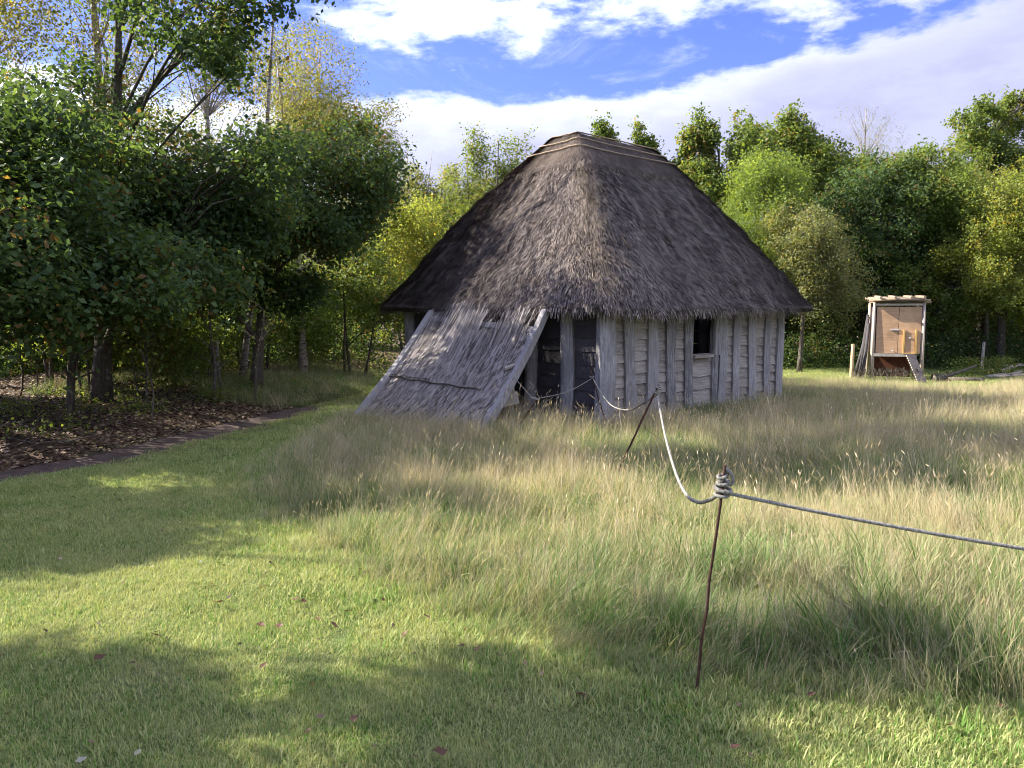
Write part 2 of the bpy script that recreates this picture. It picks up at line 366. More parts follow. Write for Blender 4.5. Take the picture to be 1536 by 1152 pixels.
def roof(a, h, lift=0.0):
    a = np.asarray(a, float); h = np.asarray(h, float)
    x, y = eave(a); hw = (RS1 - RS0) / 2; xq = (x - (RS0 + hw)) / (hw * 1.25); rx = RS0 + hw + hw * 1.06 * xq / (1 + np.abs(xq) ** 3) ** (1 / 3); yq = (y - RT) / .5; ry = RT + .16 * yq / (1 + np.abs(yq) ** 3) ** (1 / 3)
    H1 = np.clip(h, 0, 1.0); X_ = x + (rx - x) * H1; Y_ = y + (ry - y) * H1
    # mild outward belly, rounded ridge, flatter kick at the eaves
    z = EZ + (RZ - EZ) * (H1 - .035 * np.sin(np.pi * 2 * H1) * 0 + .054 * np.sin(np.pi * H1) ** 1.2) 
    z = z - .10 * np.clip((H1 - .93) / .07, 0, 1) ** 2
    nx, ny = x - rx, y - ry; l = np.maximum(np.hypot(nx, ny), 1e-6); nx, ny = nx / l * .78, ny / l * .78; nz = .62
    # shaggy coat, layered courses
    lump = .12 * (vnoise(a * 62, h * 8, 1.0, 11) - .5) + .06 * (vnoise(a * 190, h * 15, 1.0, 12) - .5)
    lump = lump * .8 + .022 * (((h + .012 * vnoise(a * 90, h, 1.0, 14)) * 13) % 1.0 - .5) * -1
    lump = lump * np.clip((.75 - h) / .10, 0.12, 1)
    cap = .05 * ((h > .705) & (h < 1.01))
    k = lump + cap + lift
    sag = -.03 * np.sin(a * 23.0)
    return np.stack([X_ + nx * k, Y_ + ny * k, z + nz * k + sag * (1 - H1)], -1)
NA = 760
hs = np.concatenate([np.linspace(0, .70, 75), [.706], np.linspace(.715, 1, 20)])
A = np.arange(NA) / NA
rows = []
xe, ye = eave(A); sag = -.03 * np.sin(A * 23.0)
def inset(k, z): # underside rows
    cx_, cy_ = (ex0 + ex1) / 2, (ey0 + ey1) / 2
    qx = np.clip(xe, ex0 + k, ex1 - k); qy = np.clip(ye, ey0 + k, ey1 - k); return np.stack([qx, qy, z + sag], -1)
rows.append(inset(.75, EZ + .62)); rows.append(inset(.50, EZ + .22)); rows.append(inset(.22, EZ - .06)); rows.append(inset(.06, EZ - .05))
for h in hs: rows.append(roof(A, np.full(NA, h)))
Vr = np.concatenate(rows); nr = len(rows)
i = np.arange(NA)[None, :]; j = np.arange(nr - 1)[:, None] * NA
F = np.stack([j + i, j + (i + 1) % NA, j + NA + (i + 1) % NA, j + NA + i], -1).reshape(-1, 4)
roof_o = link('roof', mesh_np('roof', Vr, F, None, True), hut, mat=M['thatch_base'])
def straws(name, a, h, ln, wd, yaw, lift0, lift1, material, parent, func=roof, clampA=True, **k):
    n = len(a); p0 = func(a, h, lift0); hd = h - .02; p1 = func(a, hd, lift0)
    d = p1 - p0; d /= np.linalg.norm(d, axis=1)[:, None] + 1e-9
    s_ = np.cross(d, np.array([0, 0, 1.0])); s_ /= np.linalg.norm(s_, axis=1)[:, None] + 1e-9
    nn = np.cross(s_, d); nn *= np.sign(nn[:, 2:3] + 1e-9)
    d = d * np.cos(yaw)[:, None] + s_ * np.sin(yaw)[:, None]; s2 = np.cross(nn, d)
    tip = p0 + d * ln[:, None] + nn * lift1[:, None]
    wv = s2 * (wd / 2)[:, None]
    V = np.stack([p0 - wv, p0 + wv, tip + wv * .7, tip - wv * .7], 1).reshape(-1, 3)
    F = np.arange(4 * n).reshape(-1, 4)
    return link(name, mesh_np(name, V, F, {'rnd': ('FACE', rng.random(n))}), parent, mat=material, kind='stuff', **k)
n = 200000
a = rng.random(n); h = 1 - np.sqrt(rng.random(n) * (1 - .0) ) * .98; h = np.where(h > .75, rng.random(n) * .7, h)
o = straws('thatch_straw', a, h, rng.uniform(.04, .125, n), rng.uniform(.0045, .0095, n), rng.normal(0, .2, n), .0, rng.uniform(.0, .042, n), M['thatch'], roof_o)
# eave fringe
n = 9000
a = rng.random(n); h = rng.random(n) * .03
straws('eave_fringe', a, h, rng.uniform(.07, .2, n), rng.uniform(.005, .011, n), rng.normal(0, .18, n), .0, rng.uniform(-.09, .01, n), M['thatch'], roof_o)
# ridge cap dressing straw
n = 26000
a = rng.random(n); h = rng.uniform(.712, 1.0, n)
straws('ridge_cap', a, h, rng.uniform(.06, .16, n), rng.uniform(.004, .009, n), rng.normal(0, .12, n), .002, rng.uniform(0, .016, n), M['cap_straw'], roof_o)
# near hip: longer straw, the sunlight on it put into a paler colour
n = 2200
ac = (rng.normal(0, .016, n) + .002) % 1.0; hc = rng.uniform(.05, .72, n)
straws('sunlit_hip_straw', ac, hc, rng.uniform(.08, .22, n), rng.uniform(.004, .008, n), rng.normal(0, .22, n), .012, rng.uniform(.02, .08, n), M['reed_light'], roof_o)
# liggers: three hazel rods pinned round the ridge cap
for hh, ph in ((.955, 0), (.895, 1), (.835, 2)):
    m_ = MB(); pts = []
    for q in range(121):
        aa = q / 120; pts.append(roof(np.array(aa), np.array(hh + .006 * math.sin(aa * 19 + ph)), .034))
    m_.tube([Vector(p) for p in pts], .011, 6, cap=False, jit=.2); m_.build('ligger', M['log'], roof_o)
# stray reeds: under the near corner and on the right slope
for (s_, t_, z_, ds, dt, dz) in ((-.30, -.42, 1.66, -.02, .0, -.16), (-.20, -.44, 1.66, .07, -.01, -.17), (-.27, -.43, 1.66, .03, .0, -.20)):
    MB().tube([(s_, t_, z_), (s_ + ds, t_ + dt, z_ + dz)], .008, 4).build('loose_reed', M['reed_light'], roof_o)
for aa, hh, ln in ((.055, .60, .26), (.045, .68, .14), (.035, .66, .12), (.015, .40, .3), (.03, .3, .3)):
    p = Vector(roof(np.array(aa), np.array(hh), .05)); q = Vector(roof(np.array(aa + .004), np.array(hh - ln / 4.2), .08))
    MB().tube([p, q], .012, 5).build('loose_reed', M['reed_light'], roof_o)

# posts: cleft oak with a ridge down the outer face
def post(s, t, wdt, prot, facing, top=1.88, bot=-.15, skew=0.0, matn='oak', seed=0, asym=.5):
    """facing 'R': stands on the right wall (outside is -y local); 'L': on the left wall (outside is -x local)"""
    rr = random.Random(seed); zs = [bot + (top - bot) * k / 9 for k in range(10)]
    ph = rr.uniform(0, 6); am = rr.uniform(.008, .026); cre = asym
    def fn(x, y, z):
        wv = am * math.sin(z * 2.2 + ph) + skew * (z - 1); ws = 1 + .10 * math.sin(z * 3.1 + ph * 2) - .10 * z / 2
        u = x * ws + wv; v = y * (1 + .12 * math.sin(z * 4 + ph))
        return Vector((s + u, t + v, z)) if facing == 'R' else Vector((s + v, t + u, z))
    w2 = wdt / 2; c = (cre - .5) * wdt
    prof = [(-w2 * .72, .05), (-w2 * .98, -prot * .40), (c - wdt * .16, -prot * .92), (c + wdt * .05, -prot), (c + wdt * .22, -prot * .88), (w2 * .98, -prot * .34), (w2 * .72, .05)]
    if facing == 'L': prof = [(-x, y) for x, y in prof][::-1]
    if facing == 'L': prof = prof[::-1]
    return MB().prism(prof if facing == 'L' else prof[::-1], zs, fn)
RP = [(-.02, .32, .19, .55), (.50, .24, .15, .66), (1.01, .22, .15, .7), (1.48, .22, .14, .66), (1.95, .25, .12, .55), (2.66, .12, .12, .7),
      (2.86, .21, .13, .7), (3.28, .19, .12, .66), (3.76, .23, .13, .66), (4.26, .18, .12, .66), (4.70, .23, .13, .5)]
for q, (s_, wd, pr, asy) in enumerate(RP):
    post(s_, 0, wd * (.88 if q else 1), pr * (.66 if q else .9), 'R', seed=q, asym=asy, skew=random.uniform(-.02, .02)).build('post', M['oak'], hut)
LP = [.70, 1.47, 2.3, 3.1, 3.95, 4.72]
for q, t_ in enumerate(LP):
    post(0, t_, .26, .13, 'L', seed=40 + q).build('post', M['oak'], hut)
# back walls' corner posts
for q, (s_, t_) in enumerate(((WL, LL), (WL, 1.6), (WL, 3.2), (1.6, LL), (3.2, LL))):
    MB().box((s_, t_, 1.0), (.2, .2, 2.3), jit=.01, bevel=.02).build('post', M['oak'], hut)
# overlapping boards between posts, each one its own
def boards(ends, wall, z0, z1, mt, thick=.026, k0=.13, k1=.19):
    a_, b_ = ends; z = z0; L = b_ - a_
    while z < z1 - .02:
        hgt = min(random.uniform(k0, k1), z1 - z + .02)
        lean = random.uniform(.007, .016); d0 = .022; m_ = MB(); nx_ = 5; b = 0
        top = []; 
        for q in range(nx_):
            x = a_ + L * q / (nx_ - 1); wob = random.uniform(-.011, .011)
            zl = z + wob; zh = z + hgt + .03
            for (yy, zz) in ((d0 - lean - thick * .5, zl), (d0 + .006, zh), (d0 + .03, zh), (d0 + thick - lean, zl)):
                m_.v.append(Vector((x, yy, zz)) if wall == 'R' else Vector((yy, x, zz)))
        for q in range(nx_ - 1):
            for e in range(4):
                m_.f.append([q * 4 + e, q * 4 + (e + 1) % 4, (q + 1) * 4 + (e + 1) % 4, (q + 1) * 4 + e]); m_.sm.append(False)
        m_.f += [[0, 3, 2, 1], [(nx_ - 1) * 4 + e for e in range(4)]]; m_.sm += [False, False]
        # own origin, so each board's grain differs with its local frame
        m_.build('board', mt, hut); z += hgt
for q in range(len(RP) - 1):
    a_, b_ = RP[q][0], RP[q + 1][0]
    if q == 4: boards((a_, b_), 'R', -.08, .90, M['oak_board'], k0=.19, k1=.27)
    elif q == 5: continue
    else: boards((a_ + .02, b_ - .02), 'R', -.08, 1.98, M['oak_board'])
ends = [0.06] + LP
for q in range(len(ends) - 1): boards((ends[q], ends[q + 1]), 'L', -.08, 1.98, M['oak_dark'], k0=.15, k1=.22)  # left wall boards coloured darker to carry the shade on that side
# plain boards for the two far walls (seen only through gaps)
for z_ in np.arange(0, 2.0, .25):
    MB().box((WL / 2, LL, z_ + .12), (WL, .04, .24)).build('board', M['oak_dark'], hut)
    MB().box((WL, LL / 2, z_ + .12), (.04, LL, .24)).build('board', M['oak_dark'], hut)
# wall plates and window
MB().box((WL / 2, .06, 2.0), (WL + .1, .16, .14), jit=.006, bevel=.02).build('wall_plate', M['oak'], hut)
MB().box((.06, LL / 2, 2.001), (.16, LL + .1, .14), jit=.006, bevel=.02).build('wall_plate', M['oak'], hut)
win = MB().box((2.27, -.02, .915), (.52, .16, .045), jit=.004).build('window_sill', M['pale_timber'], hut)
MB().box((2.27, .02, 1.61), (.60, .12, .07), jit=.006).build('window_lintel', M['oak'], hut)
MB().tube([(1.9, -.17, 1.60), (2.6, -.19, 1.585), (3.5, -.17, 1.60)], [.028, .03, .024], 7).build('lintel_pole', M['oak'], hut)
MB().box((2.68, -.05, 1.34), (.16, .05, .84), rot=Matrix.Rotation(.03, 3, 'Y')).build('shutter', M['oak'], hut)
MB().box((WL / 2, LL / 2, .008), (WL - .1, LL - .1, .02)).build('floor', M['dark'], hut)
# rafters under the eaves
for s_ in np.arange(.2, WL, .62):
    MB().tube([(s_, -.34, 1.60), (s_, .5, 2.30)], .035, 6).build('rafter', M['oak'], hut)
for t_ in np.arange(.3, LL, .62):
    MB().tube([(-.34, t_, 1.60), (.5, t_, 2.30)], .035, 6).build('rafter', M['oak'], hut)

# ------------------------------------------------------------------ leaning reed panel
TR = at(817, 474, 10.85); TL = at(654, 463, 13.0)
BR = gp(722, 655, -.02); BL = gp(536, 628, -.02)
panel = empty('reed_panel', (BR + BL) / 2, label='large leaning panel of grey reed thatch with side rails against the dark left wall', cat='panel')
PO = (BR + BL) / 2
def pp(u, v, off=0.0):
    """u 0 right..1 left, v 0 bottom..1 top"""
    b = BR.lerp(BL, u); t_ = TR.lerp(TL, u); p = b.lerp(t_, v)
    e1 = (BL - BR).lerp(TL - TR, v); e2 = t_ - b; nrm = e2.cross(e1).normalized()
    if nrm.z < 0: nrm = -nrm
    return p + nrm * (off + (-.05 * math.sin(v * math.pi))) - PO
def rail(u0, v0, u1, v1, wd, th, name, mt, off=0.0, taper=1.0):
    m_ = MB(); p, q = pp(u0, v0, off), pp(u1, v1, off); d = (q - p); L = d.length; d.normalize()
    nrm = (pp(.5, .5, 1) - pp(.5, .5, 0)).normalized(); sd = d.cross(nrm).normalized(); nrm = sd.cross(d)
    Mx = Matrix((sd, nrm, d)).transposed(); N_ = 6; b = 0
    prof = [(-wd / 2, -th / 2), (wd / 2, -th / 2), (wd / 2, th / 2), (-wd / 2, th / 2)]
    m_.prism(prof, [k / N_ for k in range(N_ + 1)], lambda x, y, z: pp(u0 + (u1 - u0) * z, v0 + (v1 - v0) * z, off) + Mx @ Vector((x * (1 + .12 * math.sin(z * 9)) * (1 - (1 - taper) * z), y, 0)))
    return m_.build(name, mt, panel)
rail(.0, .0, -.005, 1.03, .085, .10, 'side_rail', M['oak'], .03)
rail(1.0, .0, 1.0, 1.03, .15, .08, 'side_rail', M['oak'], .03, .75)
rail(.02, .88, .98, .915, .10, .05, 'cross_rail', M['oak'], -.02)
rail(.02, .35, .98, .35, .08, .05, 'cross_rail', M['oak'], -.06)
n = 15000
u = rng.random(n) * .965 + .018; v = rng.random(n) ** .85 * .86
topcl = (vnoise(u * 9, v * 0, 1, 21))
P0, P1, Wd = [], [], []
nv = (pp(.5, .5, 1) - pp(.5, .5, 0)).normalized()
for q in range(n):
    ln = random.uniform(.05, .12); vv = v[q]
    if vv > .80 and topcl[q] < .45: vv -= .1
    a_ = pp(u[q], min(vv, .87), random.uniform(-.01, .03)); b_ = pp(u[q] + random.gauss(0, .012), max(vv - ln, -.02), random.uniform(.0, .05))
    P0.append(a_); P1.append(b_)
# tall tufts sticking out at the top
for (uc, su, vt, cnt) in ((.72, .045, 1.06, 240), (.60, .05, 1.0, 160), (.52, .03, 1.04, 60), (.18, .035, 1.04, 120), (.35, .12, .93, 90), (.9, .05, .94, 50), (.27, .02, 1.0, 30)):
    for q in range(cnt):
        uu = random.gauss(uc, su); v1_ = vt - abs(random.gauss(0, .05)); v0_ = v1_ - random.uniform(.2, .4)
        P1.append(pp(uu, v0_, random.uniform(.0, .05))); P0.append(pp(uu + random.gauss(-.02, .03), v1_, random.uniform(.02, .12)))
P0 = np.array(P0); P1 = np.array(P1); n = len(P0); d = P1 - P0; sd = np.cross(d, np.array(nv)); sd /= np.linalg.norm(sd, axis=1)[:, None]
ww = sd * rng.uniform(.004, .010, n)[:, None]
V = np.stack([P0 - ww * .6, P0 + ww * .6, P1 + ww, P1 - ww], 1).reshape(-1, 3)
link('reed', mesh_np('reed', V, np.arange(4 * n).reshape(-1, 4), {'rnd': ('FACE', rng.random(n))}), panel, mat=M['reed'], kind='stuff')
m_ = MB(); G = 14; HG = 12
for b_ in range(2):
    for jj in range(HG + 1):
        for ii in range(G + 1): m_.v.append(pp(.01 + .98 * ii / G, -.01 + .87 * jj / HG, -.012 - .03 * b_))
for b_ in range(2):
    o_ = b_ * (G + 1) * (HG + 1)
    for jj in range(HG):
        for ii in range(G):
            q = o_ + jj * (G + 1) + ii; m_.f.append([q, q + 1, q + G + 2, q + G + 1]); m_.sm.append(True)
m_.build('backing_mat', M['thatch_base'], panel)
m_ = MB().tube([pp(.02 + .78 * k / 14 if False else .17 + .83 * k / 14, .345 + .02 * (k / 14) + .006 * math.sin(k * 1.7), .055) for k in range(15)], .011, 5); m_.build('binding_rod', M['bark'], panel)
m_ = MB().tube([pp(.62 + .36 * k / 10, .375 + .008 * math.sin(k * 2.3), .06) for k in range(11)], .006, 4); m_.build('binding_twine', M['rust'], panel)
# prop frame behind the panel
prop = empty('timber_prop', gp(760, 662), label='small pale timber post and short plank propping the reed panel', cat='prop')
PP = gp(760, 662)
b0 = at(766, 640, 10.75) - PP; b0.z = -.05; t0 = at(770, 533, 10.8) - PP
MB().tube([b0, t0], [.036, .032], 6, smooth=False).build('post', M['pale_timber'], prop)
pa, pb = at(738, 606, 10.55) - PP, at(777, 596, 10.70) - PP
d = (pb - pa).normalized()
sdir = Vector((0, 0, 1)); nd = d.cross(sdir).normalized(); Mx = Matrix((d, nd, nd.cross(d))).transposed()
MB().box((pa + pb) / 2, ((pb - pa).length, .03, .17), rot=Mx).build('plank', M['pale_timber'], prop)
ha, hb = at(757, 553, 10.5) - PP, at(781, 545, 10.62) - PP
MB().tube([ha, hb], .03, 6, smooth=False).build('peg', M['pale_timber'], prop)

# ------------------------------------------------------------------ iron stakes and rope
def stake(base, top, r, label, loops=True, fork=False):
    b = base.copy(); e = empty('iron_stake', (b.x, b.y, 0), label=label, cat='stake', group='iron stakes carrying the rope barrier')
    o0 = Vector((b.x, b.y, 0)); d = top - b
    pts = [b - d * .06 - o0] + [b + d * (k / 8) + Vector((random.uniform(-1, 1), random.uniform(-1, 1), 0)) * .004 - o0 for k in range(9)]
    MB().tube(pts, r, 7, jit=.05).build('shaft', M['rust'], e)
    if fork:
        q = b + d * .90 - o0; MB().tube([q, q + Vector((.018, 0, .045)), q + Vector((.03, .0, .085))], r * .55, 5).build('hook', M['rust'], e)
    return e, b, d
SA_b = gp(1043, 1042); SA_t = at(1088, 697, SA_b.y - .02)
SB_b = gp(920, 722); SB_t = at(988, 577, SB_b.y - .05)
SC_b = gp(908, 640); SC_b = Vector((gp(912, 648).x, gp(912, 648).y, 0)); SC_t = at(886, 556, SC_b.y - .1)
SD_b = gp(770, 668); SD_b = Vector((at(768, 650, 9.9).x, 9.9, 0)); SD_t = at(805, 600, 9.95)
stake(SA_b, SA_t, .0062, 'nearest rusty iron stake leaning right, bound with thick coils of pale rope', fork=True)
stake(SB_b, SB_t, .010, 'rusty iron stake leaning strongly right in the grass in front of the boarded wall', fork=True)
stake(SC_b, SC_t, .010, 'thin rusty stake close to the near corner post of the hut')
stake(SD_b, SD_t, .010, 'low rusty stake in the grass beside the pale prop and dark wall')
def strand_rope(pts, r, turns, n_str=3, seg=5):
    """laid rope: three strands twisted round the line"""
    m_ = MB(); pts = [Vector(p) for p in pts]
    L = sum((pts[k + 1] - pts[k]).length for k in range(len(pts) - 1)); N_ = max(8, int(L * turns * 8))
    cum = [0]
    for k in range(len(pts) - 1): cum.append(cum[-1] + (pts[k + 1] - pts[k]).length)
    def P(t):
        t = max(0, min(cum[-1], t)); k = max(0, min(len(pts) - 2, int(np.searchsorted(cum, t)) - 1)); 
        f = (t - cum[k]) / max(cum[k + 1] - cum[k], 1e-9); return pts[k].lerp(pts[k + 1], f)
    for s_ in range(n_str):
        out = []
        for k in range(N_ + 1):
            t = L * k / N_; p = P(t); tan = (P(t + .01) - P(t - .01)).normalized(); up = Vector((0, 0, 1)); sd = tan.cross(up)
            if sd.length < .1: sd = tan.cross(Vector((0, 1, 0)))
            sd.normalize(); up = sd.cross(tan); a_ = 2 * math.pi * (t * turns + s_ / n_str)
            out.append(p + (sd * math.cos(a_) + up * math.sin(a_)) * r * .52)
        m_.tube(out, r * .56, seg)
    return m_
def catenary(a, b, sag, n=30, skew=1.0):
    return [a.lerp(b, k / n) + Vector((0, 0, -sag * 4 * (k / n) ** skew * (1 - (k / n) ** skew))) for k in range(n + 1)]
rope = empty('barrier_rope', (SA_b.x, SA_b.y, 0), label='long pale rope sagging from stake to stake in front of the hut', cat='rope')
O = Vector((SA_b.x, SA_b.y, 0))
def rb(name, pts, r, turns, mt=M['rope']): strand_rope([Vector(p) - O for p in pts], r, turns).build(name, mt, rope)
A1 = at(1093, 740, SA_b.y - .03); off_r = at(1620, 836, 2.9)
rb('rope_span', catenary(A1, off_r, .012), .0078, 38)
A0 = at(1076, 743, SA_b.y - .01); B0 = at(986, 592, SB_b.y - .08)
def bez(p, n=40):
    # Catmull-Rom through points
    out = []; q = [p[0]] + list(p) + [p[-1]]
    for i in range(1, len(q) - 2):
        for k in range(n):
            t = k / n; a, b, c_, d_ = q[i - 1], q[i], q[i + 1], q[i + 2]
            out.append(.5 * ((2 * b) + (c_ - a) * t + (2 * a - 5 * b + 4 * c_ - d_) * t * t + (3 * b - 3 * c_ + d_ - a) * t ** 3))
    out.append(p[-1]); return out
yA, yB = SA_b.y, SB_b.y
span = [A0, at(1062, 751, yA + .25), at(1046, 753, yA + .5), at(1028, 740, yA + .9), at(1012, 705, yA + 1.6), at(998, 655, yA + 2.6), at(990, 615, yA + 3.5), B0]
rb('rope_span', bez(span, 8), .0085, 25)
Cq = at(889, 567, SC_b.y - .09)
rb('rope_span', bez([B0, at(968, 603, 7.7), at(945, 615, 8.5), at(920, 610, 9.2), at(903, 592, 9.7), Cq], 8), .0085, 20)
Dq = at(800, 599, 9.93)
rb('rope_span', bez([Cq, at(850, 588, 10.0), Dq], 10), .0055, 20)
rb('rope_span', [Dq, at(772, 567, 10.3), at(766, 556, 10.55)], .0055, 20)
# coils
def coil(cpos, axis, n_t, R_, pitch, r, name='coil', mt=M['rope'], wob=.004):
    axis = axis.normalized(); u_ = axis.orthogonal().normalized(); v_ = axis.cross(u_); pts = []
    for k in range(int(n_t * 14) + 1):
        a_ = 2 * math.pi * k / 14
        rr = R_ + wob * math.sin(a_ * .37 + n_t)
        pts.append(cpos + axis * (pitch * k / 14) + (u_ * math.cos(a_) + v_ * math.sin(a_)) * rr + Vector((0, 0, wob * math.sin(a_ * 1.3))))
    rb(name, pts, r, 45, mt); return pts
dA = (SA_t - SA_b).normalized()
c_ = at(1083, 746, yA - .01); coil(c_, dA, 1.25, .026, .020, .0078)
c_ = at(1084, 737, yA - .01); coil(c_, (dA + Vector((.25, 0, .1))), 1.2, .030, .012, .0085)
c_ = at(1085, 727, yA - .01); coil(c_, (dA + Vector((-.12, 0, 0))), 1.6, .020, .014, .0078)
c_ = at(1084, 716, yA - .01); coil(c_, (dA + Vector((-.3, 0, 0))), .9, .016, .010, .0070)
lp = [at(1085, 712, yA), at(1091, 705, yA - .02), at(1097, 711, yA - .025), at(1100, 722, yA - .02), at(1095, 727, yA - .015), at(1089, 722, yA - .02), at(1087, 713, yA - .02)]
rb('coil', bez(lp, 6), .0078, 45)
for (qx, qy) in ((983, 590), (988, 583)):
    c_ = at(qx, qy, yB - .09); coil(c_, (SB_t - SB_b), 1.6, .028, .014, .0085)
c_ = at(888, 566, SC_b.y - .1); coil(c_, Vector((0, 0, 1)), 1.5, .025, .01, .007)
c_ = at(803, 599, 9.95); coil(c_, Vector((.3, 0, 1)), 1.8, .05, .012, .008); 

# ------------------------------------------------------------------ chicken coop
cop = Vector((9.12, 18.15, 0)); coop = empty('chicken_coop', cop, R(-20), label='raised plywood hen house on log legs with a pole roof and slatted ramp', cat='hen house'); coop.scale = (.82, 1, 1)
def cbox(name, c, sz, mt, parent=coop, **k): return MB().box(c, sz, **k).build(name, mt, parent)
cw = .60
for sx in (-1, 1):
    for yy in (0, 1.1):
        MB().tube([(sx * (cw + .045), yy, -.1), (sx * (cw + .05), yy, .9), (sx * (cw + .04), yy, 1.84)], [.058, .05, .045], 8, jit=.12).build('leg', M['stripped'], coop)
dl = cbox('door_panel', (-.285, -.01, 1.19), (.57, .022, 1.09), M['ply'])
drr = cbox('door_panel', (.30, -.012, 1.19), (.575, .022, 1.09), M['ply'])
MB().box((-.09, -.035, 1.20), (.22, .02, .03)).build('latch', M['metal'], dl)
MB().tube([(-.13, -.03, .70), (-.12, -.06, .70)], .018, 6).build('knob', M['metal'], dl)
cbox('back_panel', (0, 1.1, 1.19), (1.16, .02, 1.1), M['ply'])
for sx in (-1, 1): cbox('side_panel', (sx * .59, .55, 1.19), (.02, 1.06, 1.1), M['oak_dark'])
cbox('floor_beam', (-.1, -.02, .60), (1.06, .07, .07), M['pale_timber']); cbox('floor_panel', (0, .55, .635), (1.16, 1.06, .02), M['ply'])
cbox('head_rail', (0, -.03, 1.79), (1.2, .05, .045), M['stripped'])
# hatch with yellow runners
hatch = cbox('hatch', (.31, -.034, .90), (.24, .018, .48), M['ply'])
for xx in (.155, .465): MB().box((xx, -.045, .92), (.045, .035, .56)).build('runner', M['yellow_wood'], hatch)
MB().box((.31, -.048, .645), (.28, .03, .03)).build('runner', M['yellow_wood'], hatch)
MB().box((.31, -.05, 1.01), (.05, .015, .03)).build('handle', M['metal'], hatch)
cbox('under_panel', (-.08, .25, .32), (.95, .03, .5), M['redboard'])
# pole roof
for yy, z_, x0, x1, r_ in ((-.10, 1.895, -.80, .78, .034), (.03, 1.85, -.78, .82, .03), (.55, 1.93, -.78, .78, .035), (1.2, 1.96, -.78, .78, .035)):
    MB().tube([(x0, yy, z_), ((x0 + x1) / 2, yy, z_ + .012), (x1, yy, z_ - .01)], [r_, r_ * .95, r_ * .8], 8, jit=.05).build('roof_pole', M['log'], coop)
for xx in (-.50, -.12, .30, .62):
    MB().tube([(xx, -.18, 1.955), (xx, 1.3, 2.0)], .036, 8, jit=.08).build('roof_pole', M['log'], coop)
cbox('roof_sheet', (0, .55, 1.885), (1.4, 1.35, .02), M['oak_dark'])
# ramp
rp0, rp1 = Vector((.34, -.06, .63)), Vector((.56, -.80, .03)); dv = (rp1 - rp0)
sdv = Vector((0, 0, 1)).cross(dv).normalized(); up = dv.normalized().cross(sdv) * -1
Mx = Matrix((sdv, dv.normalized(), sdv.cross(dv.normalized()))).transposed()
rm = MB().box((rp0 + rp1) / 2, (.22, dv.length, .02), rot=Mx).build('ramp', M['oak_dark'], coop)
for k in range(12):
    p = rp0 + dv * ((k + .5) / 12) + sdv.cross(dv.normalized()) * .025
    MB().box(p, (.25, .042, .03), rot=Mx).build('rung', M['pale_timber'], rm)
# timbers leaning on its left side
for k, (x0, y0, x1, y1, z1) in enumerate(((-.80, .1, -.62, .35, 1.5), (-.88, .35, -.61, .5, 1.3), (-.74, -.05, -.62, .15, 1.35), (-.78, .6, -.60, .75, 1.55))):
    a_ = coop.matrix_basis @ Vector((x0, y0, 0)); b_ = coop.matrix_basis @ Vector((x1, y1, z1))
    a_ = Matrix.Rotation(R(-20), 3, 'Z') @ Vector((x0, y0, -.02)); b_ = Matrix.Rotation(R(-20), 3, 'Z') @ Vector((x1, y1, z1))
    MB().tube([Vector((0, 0, 0)), (b_ - a_) * .5 + Vector((.01, 0, 0)), b_ - a_], [.045, .04, .03], 7, jit=.1).build('leaning_log', M['oak_dark'], None,
        label=['rough log nearest the front leaning on the hen house side', 'rough log leaning widest out from the hen house side', 'short rough log beside the front left leg of the hen house', 'tallest rough log at the back of the hen house side'][k], cat='log', group='logs leaning on the hen house').location = cop + a_

# stakes, planks and poles by the coop
def wstake(px, py, top, r, label, mt, lean=.03):
    b = gp(px, py); t_ = at(px + 3, top, b.y)
    o = MB().box(Vector((0, 0, t_.z / 2 - .05)), (r * 2, r * 2, t_.z + .1), rot=Matrix.Rotation(lean, 3, 'Y'), taper=.85, bevel=.012).build('wooden_stake', mt, None, label=label, cat='stake')
    o.location = (b.x, b.y, 0); o.rotation_euler = (0, 0, .5); return o
wstake(1277, 569, 516, .038, 'pale square wooden stake standing left of the hen house', M['new_timber'])
wstake(1473, 557, 513, .036, 'grey wooden stake near the dark trees right of the hen house', M['pale_timber'])
PL = [((1496, 556), (1536, 547), .07, .035, 'reddish plank lying at the back of the timber pile'), ((1506, 549), (1560, 552), .075, .03, 'long reddish plank on top of the timber pile'),
      ((1492, 560), (1550, 556), .08, .03, 'pale plank lying flat in the middle of the timber pile'), ((1482, 568), (1512, 564), .07, .04, 'whitish short timber lying apart in front of the pile'),
      ((1514, 567), (1530, 560), .08, .03, 'short offcut lying right at the front of the pile')]
for k, (p, q, wd, th, lab) in enumerate(PL):
    zz = .06 + .05 * (k < 2) * (1 + k) ; a_ = gp(p[0], p[1] + 8 * (k < 3)); b_ = gp(q[0], q[1] + 8 * (k < 3)); a_.z = zz; b_.z = zz + .06 * (k == 1)
    if k == 0: b_.z = .2
    d = b_ - a_; L = d.length; d.normalize(); sd = Vector((0, 0, 1)).cross(d).normalized(); Mx = Matrix((sd, d, d.cross(sd) * -1)).transposed()
    o = MB().box((0, 0, 0), (wd * 1.6, min(L, 2.0), th), rot=Mx, bevel=.004).build('plank', M['stripped'] if k != 3 else M['pale_timber'], None, label=lab, cat='plank', group='loose planks by the wood')
    o.location = (a_ + b_) / 2
a_, b_ = gp(1404, 573), gp(1428, 574)
o = MB().tube([(0, 0, 0), (.5, .3, .02), (1.25, .5, .24)], [.05, .045, .03], 7, jit=.1).build('fallen_branch', M['bark'], None, label='dark branch lying in the grass just right of the hen house', cat='branch'); o.location = (gp(1404, 570).x, gp(1404, 570).y, .07)
